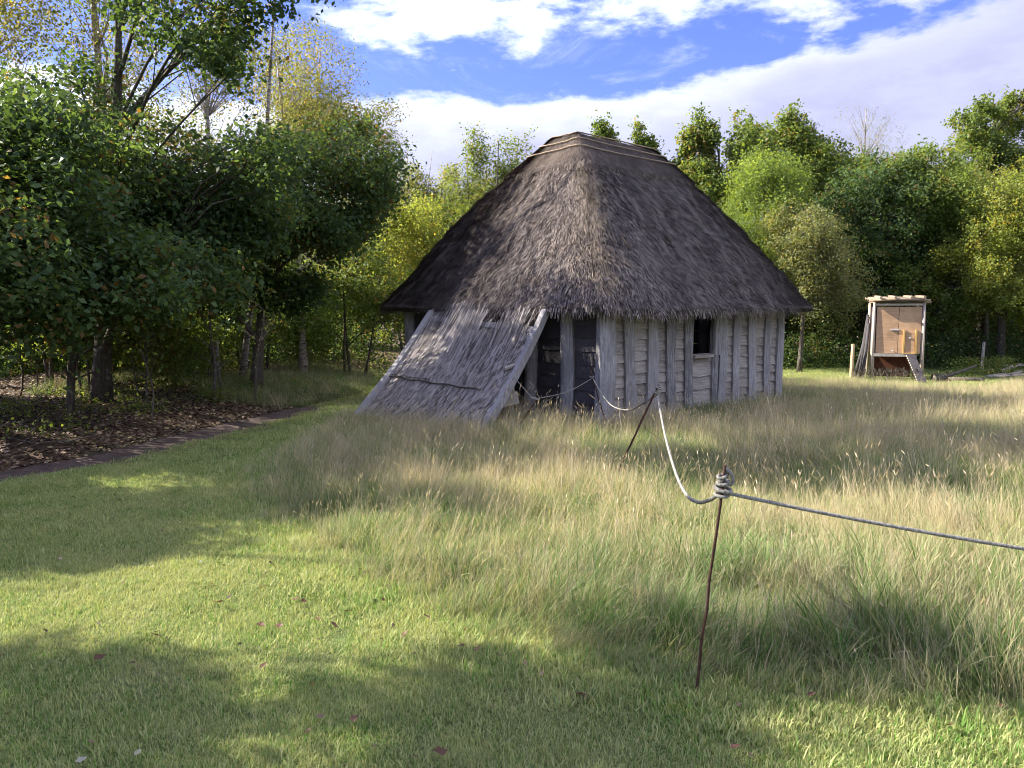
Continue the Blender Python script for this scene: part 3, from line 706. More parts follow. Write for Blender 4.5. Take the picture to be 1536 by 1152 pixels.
o = MB().tube([(0, 0, 0), (.7, -.5, .03)], [.055, .05], 8, jit=.1).build('short_log', M['bark'], None, label='short dark log lying in front of the fallen branch', cat='log'); o.location = (gp(1412, 572).x, gp(1412, 572).y, .05)
MB().tube([(0, 0, 0), (.0, .0, .16)], [.12, .11], 10, jit=.06).build('tree_stump', M['bark'], None, label='low stump under the right corner of the hen house', cat='stump').location = (9.95, 17.9, 0)

# ------------------------------------------------------------------ trees
def leaves_mesh(name, P, N, size, asp=.55, rnd=None):
    """one kite-shaped leaf per point"""
    n = len(P); nz = rng.normal(size=(n, 3)); nz = nz / np.linalg.norm(nz, axis=1)[:, None] * .9 + N; nz /= np.linalg.norm(nz, axis=1)[:, None] + 1e-9
    t = rng.normal(size=(n, 3)); t -= nz * (t * nz).sum(1)[:, None]; t /= np.linalg.norm(t, axis=1)[:, None] + 1e-9
    b = np.cross(nz, t); s = size * rng.uniform(.4, 1.4, n)[:, None]
    V = np.stack([P - t * s * .5, P + b * s * asp * .5 + nz * s * .08, P + t * s * .5, P - b * s * asp * .5 + nz * s * .08], 1).reshape(-1, 3)
    return mesh_np(name, V, np.arange(4 * n).reshape(-1, 4), {'rnd': ('FACE', rng.random(n) if rnd is None else rnd)})
def tree(name, label, base, lobes, trunk, leaf, size=.08, per=30, spread=.16, bark='bark', group=None, cat='tree', asp=.6, up=.5, limb=True, stems=1, shell=.45, droop=0.0, sprigs=0):
    """lobes: (dx,dy,z,rx,ry,rz,twigs); trunk: (height, radius, leanx, leany)"""
    bx, by = base; bz = float(H(bx, by)); e = empty(name, (bx, by, bz), label=label, cat=cat, group=group)
    th, tr, lx, ly = trunk; m_ = MB(); tps = []
    for st_ in range(stems):
        ang = random.uniform(0, 6.28); so = Vector((math.cos(ang), math.sin(ang), 0)) * (.0 if stems == 1 else random.uniform(.08, .3))
        K = 10; tp = []
        sl = Vector((lx, ly, 0)) + (Vector((math.cos(ang), math.sin(ang), 0)) * random.uniform(.05, .22) * th if stems > 1 else Vector())
        for k in range(K + 1):
            f = k / K; wv = .05 * th / 6
            tp.append(so + sl * f + Vector((wv * math.sin(f * 5 + ang) , wv * math.cos(f * 4 + ang), th * f - .15 * (k == 0))))
        rr = [tr * (1.35 if k == 0 else 1) * (1 - .8 * k / K) / (1 if stems == 1 else 1.3) for k in range(K + 1)]
        m_.tube(tp, rr, 8, jit=.06); tps.append((tp, rr))
    AP, AN = [], []
    if sprigs:
        hi = sorted(lobes, key=lambda l: -(l[2] + l[5]))[:4]; lobes = list(lobes)
        for q in range(sprigs):
            l = random.choice(hi); a_ = random.uniform(0, 6.28); b_ = random.uniform(.1, .8)
            hh = random.uniform(.22, .5)
            lobes.append((l[0] + l[3] * b_ * math.cos(a_), l[1] + l[4] * b_ * math.sin(a_), l[2] + l[5] * math.sqrt(1 - b_ * b_) * .92 + hh * .1, random.uniform(.10, .2), random.uniform(.10, .2), hh, random.randint(8, 16)))
    for (dx, dy, cz, rx, ry, rz, nt) in lobes:
        c = Vector((dx, dy, cz))
        # limb from the trunk to the lobe centre
        tp, rr = random.choice(tps); zt = max(.6, cz - .35 * math.hypot(dx, dy) - .3 * rz); zt = min(zt, th * .93); k = min(9, max(1, int(zt / th * 10))); s0 = tp[k]
        mid = s0.lerp(c, .5) + Vector((random.uniform(-.2, .2), random.uniform(-.2, .2), random.uniform(-.15, .3))) * (.3 + .35 * (c - s0).length)
        lr = max(.010, min(rr[k] * .6, .085, .012 + .05 * rx * ry))
        path = bez([s0, mid, c], 5)
        if limb: m_.tube(path, [lr * (1 - .65 * q / (len(path) - 1)) for q in range(len(path))], 6, jit=.06, cap=False)
        ks = max(5, int(rx * ry * rz * 5) + 5); cd = rng.normal(size=(ks, 3)); cd /= np.linalg.norm(cd, axis=1)[:, None]
        cd *= (rng.random(ks) ** .45 * .86)[:, None]; sr = rng.uniform(.22, .46, ks) if rx > 1 else rng.uniform(.38, .72, ks)
        pick = rng.choice(ks, nt, p=sr ** 2 / (sr ** 2).sum()); e3 = rng.normal(size=(nt, 3)); e3 /= np.linalg.norm(e3, axis=1)[:, None]
        q3 = cd[pick] + e3 * (sr[pick] * rng.random(nt) ** (1 / 3 * (1 - shell)))[:, None]
        out = rng.random(nt) < .07; q3[out] *= rng.uniform(1.05, 1.4, out.sum())[:, None]
        rad = np.linalg.norm(q3, axis=1); d = q3 / (rad[:, None] + 1e-9)
        T = np.array(c) + d * rad[:, None] * np.array([rx, ry, rz])
        T = T[T[:, 2] > .15]; d = d[:len(T)]
        # secondary branches to a sample of twigs
        ns = min(len(T), max(6, nt // 7 if bark == 'birch' else nt // 8))
        for q in range(ns):
            a_ = path[random.randrange(len(path) // 3, len(path))]; b_ = Vector(T[q])
            if bark == 'birch':
                kz = int(max(1, min(10, (b_.z - 1.1 * math.hypot(b_.x - tp[5].x, b_.y - tp[5].y)) / th * 10))); a_ = tp[kz]; lr = .03
            mm = a_.lerp(b_, .55) + Vector((0, 0, .08 * (b_ - a_).length))
            mm = mm + Vector((random.uniform(-.13, .13), random.uniform(-.13, .13), -.12 if bark == 'birch' else 0)) * (b_ - a_).length
            m_.tube([a_, mm, b_], [max(lr * .35, .008), max(lr * .2, .006), .003], 4, cap=False)
        nl = rng.poisson(per, len(T)); idx = np.repeat(np.arange(len(T)), nl); nn = len(idx)
        axis = rng.normal(size=(len(T), 3)); axis[:, 2] = axis[:, 2] * .5 + .35 - droop; axis /= np.linalg.norm(axis, axis=1)[:, None]
        tpar = rng.uniform(-1, 1, nn)[:, None]
        P = T[idx] + axis[idx] * tpar * spread * 1.5 + rng.normal(size=(nn, 3)) * spread * .42
        AP.append(P); N_ = (P - np.array(c)) / np.array([rx, ry, rz]); N_ /= np.linalg.norm(N_, axis=1)[:, None] + 1e-6
        AN.append(N_ * .55 + np.array([0, 0, up]))
    m_.build('trunk', M[bark], e)
    P = np.concatenate(AP); N_ = np.concatenate(AN); k = P[:, 2] + bz > .12; P, N_ = P[k], N_[k]
    link('crown', leaves_mesh('crown', P, N_, size, asp), e, mat=M[leaf])
    return e
NTRI = 0
# --- left wood, front row
tree('oak_tree', 'big dark oak at the left edge of the picture hanging low over the leaf bank', (-7.0, 9.2),
     [(0, 0, 3.2, 1.9, 1.9, 1.3, 900), (1.2, -.4, 2.1, 1.4, 1.5, .9, 620), (-.9, -1.4, 2.0, 1.3, 1.2, .9, 330), (.6, 1.3, 2.5, 1.6, 1.4, 1.1, 520), (1.3, .3, 3.5, 1.3, 1.3, .7, 260), (0, .2, 6.8, 1.6, 1.3, .6, 360), (1.2, .9, 7.6, 1.2, .8, .5, 130), (-1.2, .6, 7.2, 1.4, 1.0, .6, 260), (-.2, -.9, 1.5, 1.3, .9, .6, 260), (1.7, -.9, 1.5, .8, .7, .55, 160), (2.0, -.1, 1.75, 1.2, 1.0, .6, 300), (2.7, .9, 1.95, 1.0, .9, .6, 200)],
     (7.4, .17, .5, .0), 'leaf_oak', .085, 21, .20)
tree('oak_tree', 'tall oak behind the leaf bank whose long limb reaches into the blue sky', (-6.2, 11.6),
     [(.6, 0, 3.0, 1.8, 1.7, 1.4, 850), (1.9, -.3, 3.0, 1.3, 1.3, 1.1, 520), (-.6, .4, 4.3, 1.4, 1.4, .9, 330), (2.0, -1.4, 4.9, .8, .6, .35, 45), (2.8, -1.4, 5.5, .8, .6, .45, 60), (3.3, -1.3, 5.75, .6, .5, .45, 55), (1.4, -1.2, 5.6, .8, .6, .5, 45), (2.6, -1.3, 4.5, .6, .4, .35, 35), (2.2, -1.0, 6.9, 1.0, .7, .4, 150), (3.0, -.9, 7.2, .8, .7, .3, 110), (0, 0, 7.6, 1.6, 1.2, .6, 420), (.9, -.5, 1.75, 1.5, .9, .55, 260), (.9, 0, 1.9, 1.6, 1.2, .7, 380), (1.6, .2, 5.3, .7, .7, .3, 45)],
     (6.8, .14, .5, .0), 'leaf_oak', .085, 21, .20)
tree('oak_tree', 'dark rounded oak whose crown meets the left eave of the thatched roof', (-4.9, 14.6),
     [(.4, -.3, 3.4, 1.6, 1.5, 1.1, 700), (1.5, -.2, 3.1, 1.1, 1.3, .95, 460), (1.9, -.2, 4.1, .8, .9, .6, 200), (.8, 0, 4.3, 1.1, 1.1, .6, 260), (-.9, -.2, 2.5, 1.3, 1.2, .9, 380), (-.6, -.4, 1.8, 1.3, .9, .6, 220), (.7, 0, 1.8, 1.1, .8, .5, 170), (2.35, 0, 3.6, .55, .6, .6, 110), (2.0, .3, 4.9, .4, .4, .35, 45)],
     (4.6, .12, .6, .1), 'leaf_oak', .085, 21, .20)
tree('hazel_bush', 'low shady bush at the foot of the wood behind the bare stems', (-7.9, 13.4), [(0, 0, 1.5, 1.6, 1.2, 1.1, 420), (1.2, .4, 1.2, 1.1, 1.0, .8, 240)], (2.0, .05, .2, 0), 'leaf_hedge', .08, 26, .15, stems=4, cat='bush')
tree('hazel_bush', 'sunlit yellow-green bush seen through the gap left of the pale trunk', (-5.9, 17.6), [(0, 0, 2.0, 1.3, 1.1, 1.3, 480), (.9, .3, 1.3, .9, .9, .8, 240)], (2.6, .05, .1, 0), 'leaf_lime', .075, 26, .15, stems=4, cat='bush')
tree('hazel_bush', 'green bush right of the pale trunk under the hut eave', (-3.9, 19.0), [(0, 0, 2.0, 1.2, 1.0, 1.1, 400), (1.2, .2, 1.6, 1.0, .9, .9, 280), (-.8, -.3, 1.2, .8, .8, .6, 120)], (2.4, .05, .1, 0), 'leaf_hedge', .075, 26, .15, stems=3, cat='bush')
tree('birch_tree', 'pale-barked birch with a bent foot standing in the gap left of the hut', (-4.85, 17.8), [(.2, 0, 6.4, 1.0, 1.0, 1.3, 220), (-.3, 0, 5.2, .9, .9, .7, 120)], (7.2, .10, -.35, 0), 'leaf_birch', .05, 30, .22, bark='birch', droop=.5)
tree('hazel_bush', 'leafy bush filling the shade between the first two oak trunks', (-6.9, 12.6), [(0, 0, 1.15, 1.1, .7, .8, 260), (1.0, .3, 1.0, .9, .7, .7, 180)], (1.7, .03, .1, 0), 'leaf_hedge', .075, 24, .15, stems=4, cat='bush')
tree('hazel_bush', 'bush with backlit leaves just left of the oak nearest the hut', (-6.1, 15.0), [(0, 0, 1.2, 1.2, .7, .85, 280), (-1.2, 0, 1.1, 1.0, .7, .7, 200)], (1.8, .03, .1, 0), 'leaf_gold', .075, 24, .15, stems=4, cat='bush')
tree('hazel_bush', 'low leafy bush at the foot of the bent pale birch', (-5.7, 16.6), [(0, 0, 1.0, 1.0, .7, .7, 220)], (1.4, .03, .1, 0), 'leaf_hedge', .07, 24, .15, stems=4, cat='bush')
# birches behind, thin leaf against the sky
tree('birch_tree', 'slender birch with sparse foliage at the far upper left corner', (-9.3, 13.2), [(0.6, 0, 6.3, 1.6, 1.3, 2.0, 560), (0.4, 0, 4.3, 1.5, 1.2, 1.0, 300)], (10, .09, .3, 0), 'leaf_birch', .055, 20, .24, bark='birch', droop=.5)
tree('birch_tree', 'straight birch trunk second from the upper left corner against blue sky', (-7.6, 14.3), [(.1, 0, 6.6, 1.5, 1.2, 1.9, 420), (0, 0, 4.8, 1.4, 1.1, 1.0, 260)], (10, .12, .1, 0), 'leaf_birch', .055, 20, .24, bark='birch', droop=.5)
tree('birch_tree', 'twin-stemmed birch above the middle of the left wood', (-5.7, 15.6), [(0, 0, 6.3, 1.5, 1.2, 1.7, 420), (-.8, .2, 4.9, 1.2, .9, 1.0, 220)], (8.5, .09, .2, 0), 'leaf_birch', .055, 20, .24, bark='birch', droop=.5, stems=2)
tree('birch_tree', 'yellowing feathery birch sloping down towards the thatched roof', (-5.4, 20.0), [(0, 0, 6.6, 1.4, 1.3, 1.3, 420), (.9, 0, 5.9, 1.2, 1.2, 1.2, 400), (1.9, 0, 4.9, 1.1, 1.1, 1.1, 360), (-.7, 0, 5.2, 1.2, 1.1, 1.2, 330), (.1, 0, 7.9, .7, .7, .6, 60), (1.9, 0, 6.4, .6, .6, .5, 40)], (8.0, .10, .5, 0), 'leaf_birch', .055, 34, .24, bark='birch', droop=.6)
# background filling of the left wood
for k, (bx, by, s_, lf, lab) in enumerate(((-10.5, 16.5, 1.1, 'leaf_hedge', 'dense tree filling the shade behind the leftmost birch'), (-8.6, 19.0, 1.0, 'leaf_gold', 'yellow-green tree glowing in sun deep behind the left oaks'),
                                      (-11.5, 11.5, 1.0, 'leaf_hedge', 'shady tree beyond the left edge oak'), (-7.0, 22.5, 1.05, 'leaf_hedge', 'green tree deep in the wood behind the twin-stemmed birch'), (-13.5, 20.0, 1.2, 'leaf_oak', 'far dark tree deep in the left wood'))):
    tree('ash_tree', lab, (bx, by), [(0, 0, 3.2 * s_, 2.0, 1.7, 1.6 * s_, 520), (.8, -.3, 1.7, 1.6, 1.3, 1.0, 300), (-1.0, 0, 4.3 * s_, 1.3, 1.2, .9, 170)], (5.0 * s_, .10, .1, 0), lf, .085, 26, .17)
SL = ['thin sapling stem furthest left on the leaf bank', 'thin sapling just right of the leftmost stem on the bank', 'thickest short stem low on the leaf bank at the left', 'sapling stem in the middle of the bank, left one of a close pair', 'thin lower sapling, right one of the close pair on the bank', 'tall thin sapling right of the close pair', 'forked-looking stout sapling amid sunlit leaves on the bank', 'slim stem close behind the stout sapling', 'sapling stem nearest the grass at the right end of the bank', 'short thin sapling left of the close pair']
# understory saplings on the bank
for k, (px, py, hh, r_) in enumerate(((28, 592, 1.5, .016), (52, 585, 1.4, .012), (100, 612, 1.6, .06), (222, 600, 1.5, .022), (230, 612, 1.1, .014), (265, 578, 1.7, .02), (318, 588, 1.8, .035), (330, 584, 1.5, .02), (378, 585, 1.6, .028), (210, 590, 1.2, .012))):
    b = gp(px, py, .3); zb = float(H(b.x, b.y)); m_ = MB(); lx = random.uniform(-.25, .25)
    e = empty('sapling', (b.x, b.y, zb), cat='sapling', group='bare saplings on the leaf bank', label=SL[k])
    tpv = [Vector((lx * f + .03 * math.sin(f * 7 + k), .05 * math.sin(f * 5), hh * f - .08)) for f in [q / 6 for q in range(7)]]
    m_.tube(tpv, [r_ * (1 - .5 * q / 6) for q in range(7)], 6, jit=.1)
    for q in range(9):
        p = tpv[random.randrange(2, 7)]; d_ = Vector((random.uniform(-1, 1), random.uniform(-1, 1), random.uniform(.1, .8))).normalized() * random.uniform(.25, .6)
        m_.tube([p, p + d_ * .6 + Vector((0, 0, .03)), p + d_], [r_ * .35, r_ * .25, .002], 4, cap=False)
    m_.build('stem', M['bark'], e)
    lp = np.array([list(tpv[-1])]) + rng.normal(size=(160, 3)) * np.array([.3, .3, .25])
    link('foliage', leaves_mesh('foliage', lp, np.tile([0, 0, .6], (160, 1)), .07), e, mat=M['leaf_hedge'])
# --- off to the left of the picture: the wood goes on and throws the dappled shade over the lawn
tree('oak_tree', 'oak of the same wood standing just outside the left of the view', (-9.0, 6.4), [(0, .5, 3.8, 1.6, 1.0, .8, 300), (1.0, .6, 2.8, 1.1, .8, .6, 150), (-.6, -.7, 7.2, 1.2, .5, .5, 70), (-.3, 1.6, 5.6, 1.0, .5, .5, 70)], (8.2, .05, .2, 0), 'leaf_oak', .09, 26, .16)
tree('oak_tree', 'second oak outside the view on the left shading the lawn', (-7.6, 4.1), [(0, 0, 3.9, 1.2, .7, .7, 240), (1.0, .1, 4.6, .8, .5, .5, 110), (.4, -.8, 2.6, .8, .5, .5, 90)], (4.6, .05, .2, 0), 'leaf_oak', .09, 26, .16)
# --- middle distance, seen left of the roof
tree('willow_tree', 'yellow-green willow tips rising just left of the roof ridge', (-.9, 24.5), [(-.2, 0, 4.6, 1.6, 1.3, 1.7, 900), (.8, 0, 5.7, .7, .6, 1.2, 260), (-.1, 0, 6.4, .35, .35, .9, 90), (1.5, 0, 4.6, .7, .7, 1.1, 200), (-1.4, 0, 4.0, 1.1, 1.0, 1.3, 380)], (6.6, .08, .5, 0), 'leaf_hedge', .075, 28, .2, stems=4)
tree('sallow_bush', 'golden sallow bush between the dark oak and the left roof slope', (-2.9, 22.5), [(0, 0, 3.2, 1.4, 1.2, 1.6, 620), (.9, -.2, 2.2, 1.2, 1.0, 1.0, 350), (-.7, 0, 4.2, .7, .7, .7, 130)], (4.0, .06, .2, 0), 'leaf_gold', .07, 28, .18, stems=4, cat='bush')
tree('birch_tree', 'thin wispy young birch poking above the bushes left of the roof', (-3.3, 25.5), [(0, 0, 5.6, .7, .6, 1.0, 80)], (7.0, .05, .1, 0), 'leaf_birch', .05, 12, .25, bark='birch', stems=3)
tree('willow_tree', 'greyish willow further back left of the golden sallow', (-6.0, 26.0), [(0, 0, 4.4, 1.8, 1.5, 1.7, 460), (1.4, 0, 3.6, 1.4, 1.2, 1.4, 300), (2.6, 0, 4.6, 1.2, 1.0, 1.4, 420)], (6.0, .08, .1, 0), 'leaf_grey', .075, 26, .2, stems=3)
# --- right tree line
RT_ = [
 ('ash_tree', 'soft grey-green tree filling the bank between the roof and the lime willow', (5.4, 26.5), [(0, 0, 4.6, 2.3, 1.2, 1.7, 800), (-.2, 0, 3.0, 2.2, 1.1, 1.6, 500)], (5.8, .12, 0, 0), 'leaf_grey', .09),
 ('ash_tree', 'pale green tree half hidden between the two hawthorns', (11.4, 24.6), [(0, 0, 3.9, 2.2, 1.0, 1.6, 800), (.2, 0, 5.0, 1.5, .9, .8, 380)], (5.4, .12, 0, 0), 'leaf_hedge', .08),
 ('ash_tree', 'light green tree linking the hawthorn and the yellow-green maple', (14.9, 24.2), [(0, 0, 4.6, 2.2, 1.1, 1.5, 850), (0, 0, 2.8, 2.2, 1.0, 1.3, 500)], (5.6, .12, 0, 0), 'leaf_grey', .08),
 ('ash_tree', 'grey-green tree closing the gap left of the roof ridge', (-2.4, 27.0), [(0, 0, 4.8, 2.2, 1.1, 1.7, 800), (1.8, 0, 5.2, 1.2, .9, 1.3, 380)], (6.0, .12, 0, 0), 'leaf_grey', .08),
 ('oak_tree', 'green oak filling the line behind the lime willow and grey willow', (10.6, 26.2), [(0, 0, 5.3, 1.9, 1.3, 1.5, 800), (-.2, 0, 3.2, 2.0, 1.3, 1.5, 500), (1.3, 0, 5.9, .9, .8, .8, 220)], (6.8, .14, 0, 0), 'leaf_hedge', .10),
 ('oak_tree', 'open oak top poking up right behind the roof ridge', (3.9, 24.5), [(0, 0, 5.4, 1.3, 1.2, 1.1, 380), (-1.1, 0, 6.6, .18, .18, .75, 22), (-.8, 0, 6.3, .25, .25, .5, 24), (-1.35, 0, 6.2, .2, .2, .4, 16), (0.1, 0, 6.6, .18, .18, .7, 20), (.35, 0, 6.3, .25, .2, .45, 20), (.9, 0, 6.2, .5, .5, .5, 50), (0, 0, 3.5, 1.6, 1.3, 1.3, 300)], (6.6, .12, 0, 0), 'leaf_hedge', .10),
 ('oak_tree', 'broad green oak behind the upper right slope of the roof', (6.3, 24.0), [(0, 0, 5.2, 1.6, 1.3, 1.3, 800), (-.6, 0, 6.8, .2, .2, .75, 26), (-.3, 0, 6.5, .25, .25, .5, 26), (-.9, 0, 6.4, .2, .2, .45, 16), (.8, 0, 6.3, .8, .7, .8, 200), (0, 0, 3.4, 1.7, 1.3, 1.4, 420)], (6.6, .14, 0, 0), 'leaf_hedge', .10),
 ('oak_tree', 'tall green oak with ragged top left of the bare pale tree', (8.8, 25.0), [(0, 0, 5.7, 1.6, 1.3, 1.4, 850), (.9, 0, 6.6, .7, .6, .7, 170), (-1.1, 0, 6.5, .9, .8, .8, 230), (0, 0, 3.6, 1.8, 1.4, 1.5, 460), (.1, 0, 7.2, .4, .4, .5, 50)], (6.9, .14, 0, 0), 'leaf_hedge', .10),
 ('willow_tree', 'bright lime-green willow dome in front of the right oaks', (7.0, 21.6), [(0, 0, 4.8, 1.0, .95, 1.35, 800), (-.9, 0, 3.2, 1.0, .9, 1.0, 420), (.5, 0, 2.8, 1.1, .9, 1.1, 380)], (4.8, .08, 0, 0), 'leaf_lime', .06),
 ('willow_tree', 'greyish willow with pale sprays beside the right end of the eaves', (7.7, 20.6), [(0, 0, 2.9, 1.1, .9, 1.5, 620), (.7, 0, 2.2, 1.0, .8, 1.1, 360), (-.4, 0, 3.6, .7, .6, .8, 160)], (4.2, .07, .2, 0), 'leaf_grey', .065),
 ('hawthorn_tree', 'dense hawthorn behind the left side of the hen house', (10.6, 22.8), [(0, 0, 4.3, 1.8, 1.3, 1.8, 1050), (-.6, -.3, 2.0, 1.8, 1.2, 1.3, 620), (.8, 0, 5.2, .9, .8, .8, 240)], (5.4, .12, 0, 0), 'leaf_oak', .08),
 ('hawthorn_tree', 'dense green hawthorn directly behind the hen house', (12.2, 22.8), [(0, 0, 4.5, 1.7, 1.3, 1.9, 1000), (0, -.3, 2.2, 1.6, 1.1, 1.4, 600), (-.3, 0, 5.6, .9, .8, .7, 220)], (5.8, .12, 0, 0), 'leaf_hedge', .08),
 ('birch_tree', 'pale nearly bare tree showing grey twigs above the hawthorns', (12.4, 27.5), [(0, 0, 7.6, .95, .9, 1.2, 420), (-.6, 0, 6.8, 1.0, .8, .9, 220), (.7, 0, 6.8, .8, .8, .9, 180)], (8.7, .06, 0, 0), 'leaf_grey', .035),
 ('oak_tree', 'airy yellow-tinged oak against cloud at the upper right', (16.3, 26.5), [(0, 0, 6.6, 1.7, 1.3, 1.2, 640), (-1.7, 0, 5.9, 1.3, 1.0, .9, 360), (.9, 0, 8.0, .9, .8, .8, 150), (-.6, 0, 7.7, .8, .7, .7, 110), (-2.6, 0, 6.6, .5, .5, .4, 40), (2.0, 0, 7.2, 1.2, 1.0, 1.0, 260), (0, 0, 4.4, 2.2, 1.5, 1.5, 420)], (8.0, .18, -.4, 0), 'leaf_hedge', .10),
 ('field_maple', 'big yellow-green maple with skirts low to the ground at the right edge', (13.9, 21.8), [(0, 0, 4.0, 1.8, 1.5, 1.6, 1500), (-1.2, -.2, 2.5, 1.3, 1.2, 1.1, 750), (1.2, -.3, 2.3, 1.6, 1.3, 1.1, 850), (0, -.5, 1.9, 1.8, 1.2, .75, 600), (.9, 0, 4.9, 1.1, 1.0, .8, 380)], (4.8, .14, 0, 0), 'leaf_gold', .065),
 ('hawthorn_tree', 'dark tree in the gap between hen house and maple', (13.6, 25.4), [(0, 0, 4.0, 1.7, 1.3, 2.0, 560), (0, 0, 1.8, 1.8, 1.2, 1.4, 380)], (5.8, .12, 0, 0), 'leaf_oak', .09),
 ('oak_tree', 'dark oak behind the yellow-green maple', (19.5, 25.0), [(0, 0, 4.0, 2.4, 1.5, 2.0, 700), (0, 0, 1.6, 2.4, 1.2, 1.2, 380)], (6, .14, 0, 0), 'leaf_oak', .10),
]
for (nm, lab, b, lobes, tr, lf, sz) in RT_:
    per = 26 if sz > .04 else 8
    tree(nm, lab, b, lobes, tr, lf, sz, per, .17 if 'lime' not in lf else .22, up=.45, bark='bark' if nm != 'birch_tree' else 'birch', droop=.5 if nm in ('willow_tree', 'birch_tree') else 0, sprigs={'oak_tree': 16, 'hawthorn_tree': 9, 'willow_tree': 7, 'field_maple': 7}.get(nm, 0))
# dark trees closing the horizon all round: a far belt
def far_wood():
    P, N_ = [], []; m_ = MB()
    for (x0, y0, x1, y1, cnt) in ((-30, 8, -14, 30, 26), (-14, 30, 26, 31, 60), (26, 31, 34, 10, 26), (21, 20.5, 26, 20, 6)):
        for k in range(cnt):
            f = (k + random.random()) / cnt; x = x0 + (x1 - x0) * f + random.uniform(-1, 1); y = y0 + (y1 - y0) * f + random.uniform(0, 2.5); hh = random.uniform(2.2, 3.4)
            nt = 3300; d = rng.normal(size=(nt, 3)); d /= np.linalg.norm(d, axis=1)[:, None]
            c = np.array([x, y, hh]); q = c + d * (rng.random(nt) ** .25)[:, None] * np.array([2.0, 1.7, hh]); q += rng.normal(size=(nt, 3)) * .1
            P.append(q); N_.append(d * .6 + np.array([0, 0, .4])); m_.tube([(x, y, 0), (x, y, hh)], [.14, .08], 5)
    P = np.concatenate(P); N_ = np.concatenate(N_); k = P[:, 2] > .1
    me = leaves_mesh('woodland', P[k], N_[k], .16, .7)
    link('woodland', me, mat=M['leaf_hedge'], kind='stuff', label='dense woodland closing the view behind the field')
far_wood()
# low scrub at the feet of the right-hand trees and beyond the hut
def scrub(name, pts, leaf, size, hgt, nper, label):
    P = []
    for (x, y, r_) in pts:
        q = rng.normal(size=(nper, 3)) * np.array([r_ * .5, r_ * .35, 0]) + np.array([x, y, 0]); q[:, 2] = rng.random(nper) ** 1.4 * hgt * (1.1 - .35 * rng.random()) + H(q[:, 0], q[:, 1]); P.append(q)
    P = np.concatenate(P)
    return link(name, leaves_mesh(name, P, np.tile([0, 0, .7], (len(P), 1)), size), mat=M[leaf], kind='stuff', label=label)
scrub('undergrowth', [(x, 21.8 + random.uniform(-.5, .7), random.uniform(.5, .9)) for x in np.arange(5, 17, .3)], 'leaf_oak', .07, 1.0, 600, 'dark undergrowth below the trees behind the hen house')
scrub('thicket', [(x, 24.6 + random.uniform(-.6, .9), 1.0) for x in np.arange(-2, 21, .5)], 'leaf_oak', .11, 2.4, 1300, 'dark thicket closing the gaps between the trunks behind the field')
scrub('thicket', [(-4.5 - .30 * k, 24.5 - .40 * k + random.uniform(-.6, .6), 1.2) for k in range(26)], 'leaf_oak', .10, 2.2, 1500, 'shady thicket deep in the wood at the left')
scrub('thicket', [(random.uniform(-12, -6.6), random.uniform(15.5, 19.5), 1.0) for k in range(16)], 'leaf_oak', .09, 1.7, 1300, 'shady thicket just behind the front row of the left wood')
scrub('nettles', [(11.3 + k * .28, 19.6 + random.uniform(-.5, .4), .4) for k in range(7)], 'leaf_hedge', .05, .5, 420, 'green nettle patch right of the hen house')
scrub('brambles', [(-6.3 + k * .45, 16.8 + .45 * k + random.uniform(-.5, .5), .7) for k in range(11)], 'leaf_grey', .045, .55, 420, 'greyish brambles at the foot of the wood left of the hut')
scrub('woodland_herbs', [(float(path_x(y)) - random.uniform(.8, 3.5), y, random.uniform(.3, .8)) for y in np.arange(6, 16, .16)], 'leaf_hedge', .045, .2, 150, 'low green herbs growing through the leaf litter')

# ------------------------------------------------------------------ leaf litter on the bank
n = 34000
y = rng.uniform(4.5, 18, n); d = rng.random(n) ** 1.2 * 6.5; x = path_x(y) - .40 - d
z = H(x, y) + rng.uniform(.004, .03, n)
P = np.stack([x, y, z], -1)
def littermat():
    m, t = mat('dead_leaves'); rn = t.n('ShaderNodeAttribute', attribute_name='rnd').outputs['Fac']
    c = t.ramp(rn, [(0, (.04, .028, .018)), (.35, (.10, .068, .042)), (.65, (.20, .13, .08)), (.9, (.36, .27, .19)), (1.0, (.30, .28, .10))]); finish(t, c, .7, trans=.15, tcol=c); return m
M['dead'] = littermat()
link('leaf_litter', leaves_mesh('leaf_litter', P, np.tile([0, 0, 1.6], (n, 1)), .062, .65), mat=M['dead'], kind='stuff', label='brown dead leaves covering the bank under the trees')
# twigs lying about
m_ = MB()
for k in range(90):
    y = random.uniform(6, 16); x = float(path_x(y)) - random.uniform(.2, 4); z = float(H(x, y)) + .03; a = random.uniform(0, 3.14); L = random.uniform(.2, .8)
    m_.tube([(x, y, z), (x + math.cos(a) * L * .5, y + math.sin(a) * L * .5, z + random.uniform(.02, .1)), (x + math.cos(a) * L, y + math.sin(a) * L, z + random.uniform(0, .15))], [.008, .006, .003], 4, cap=False)
m_.build('twigs', M['bark'], None, kind='stuff', label='dead twigs scattered over the leaf bank')
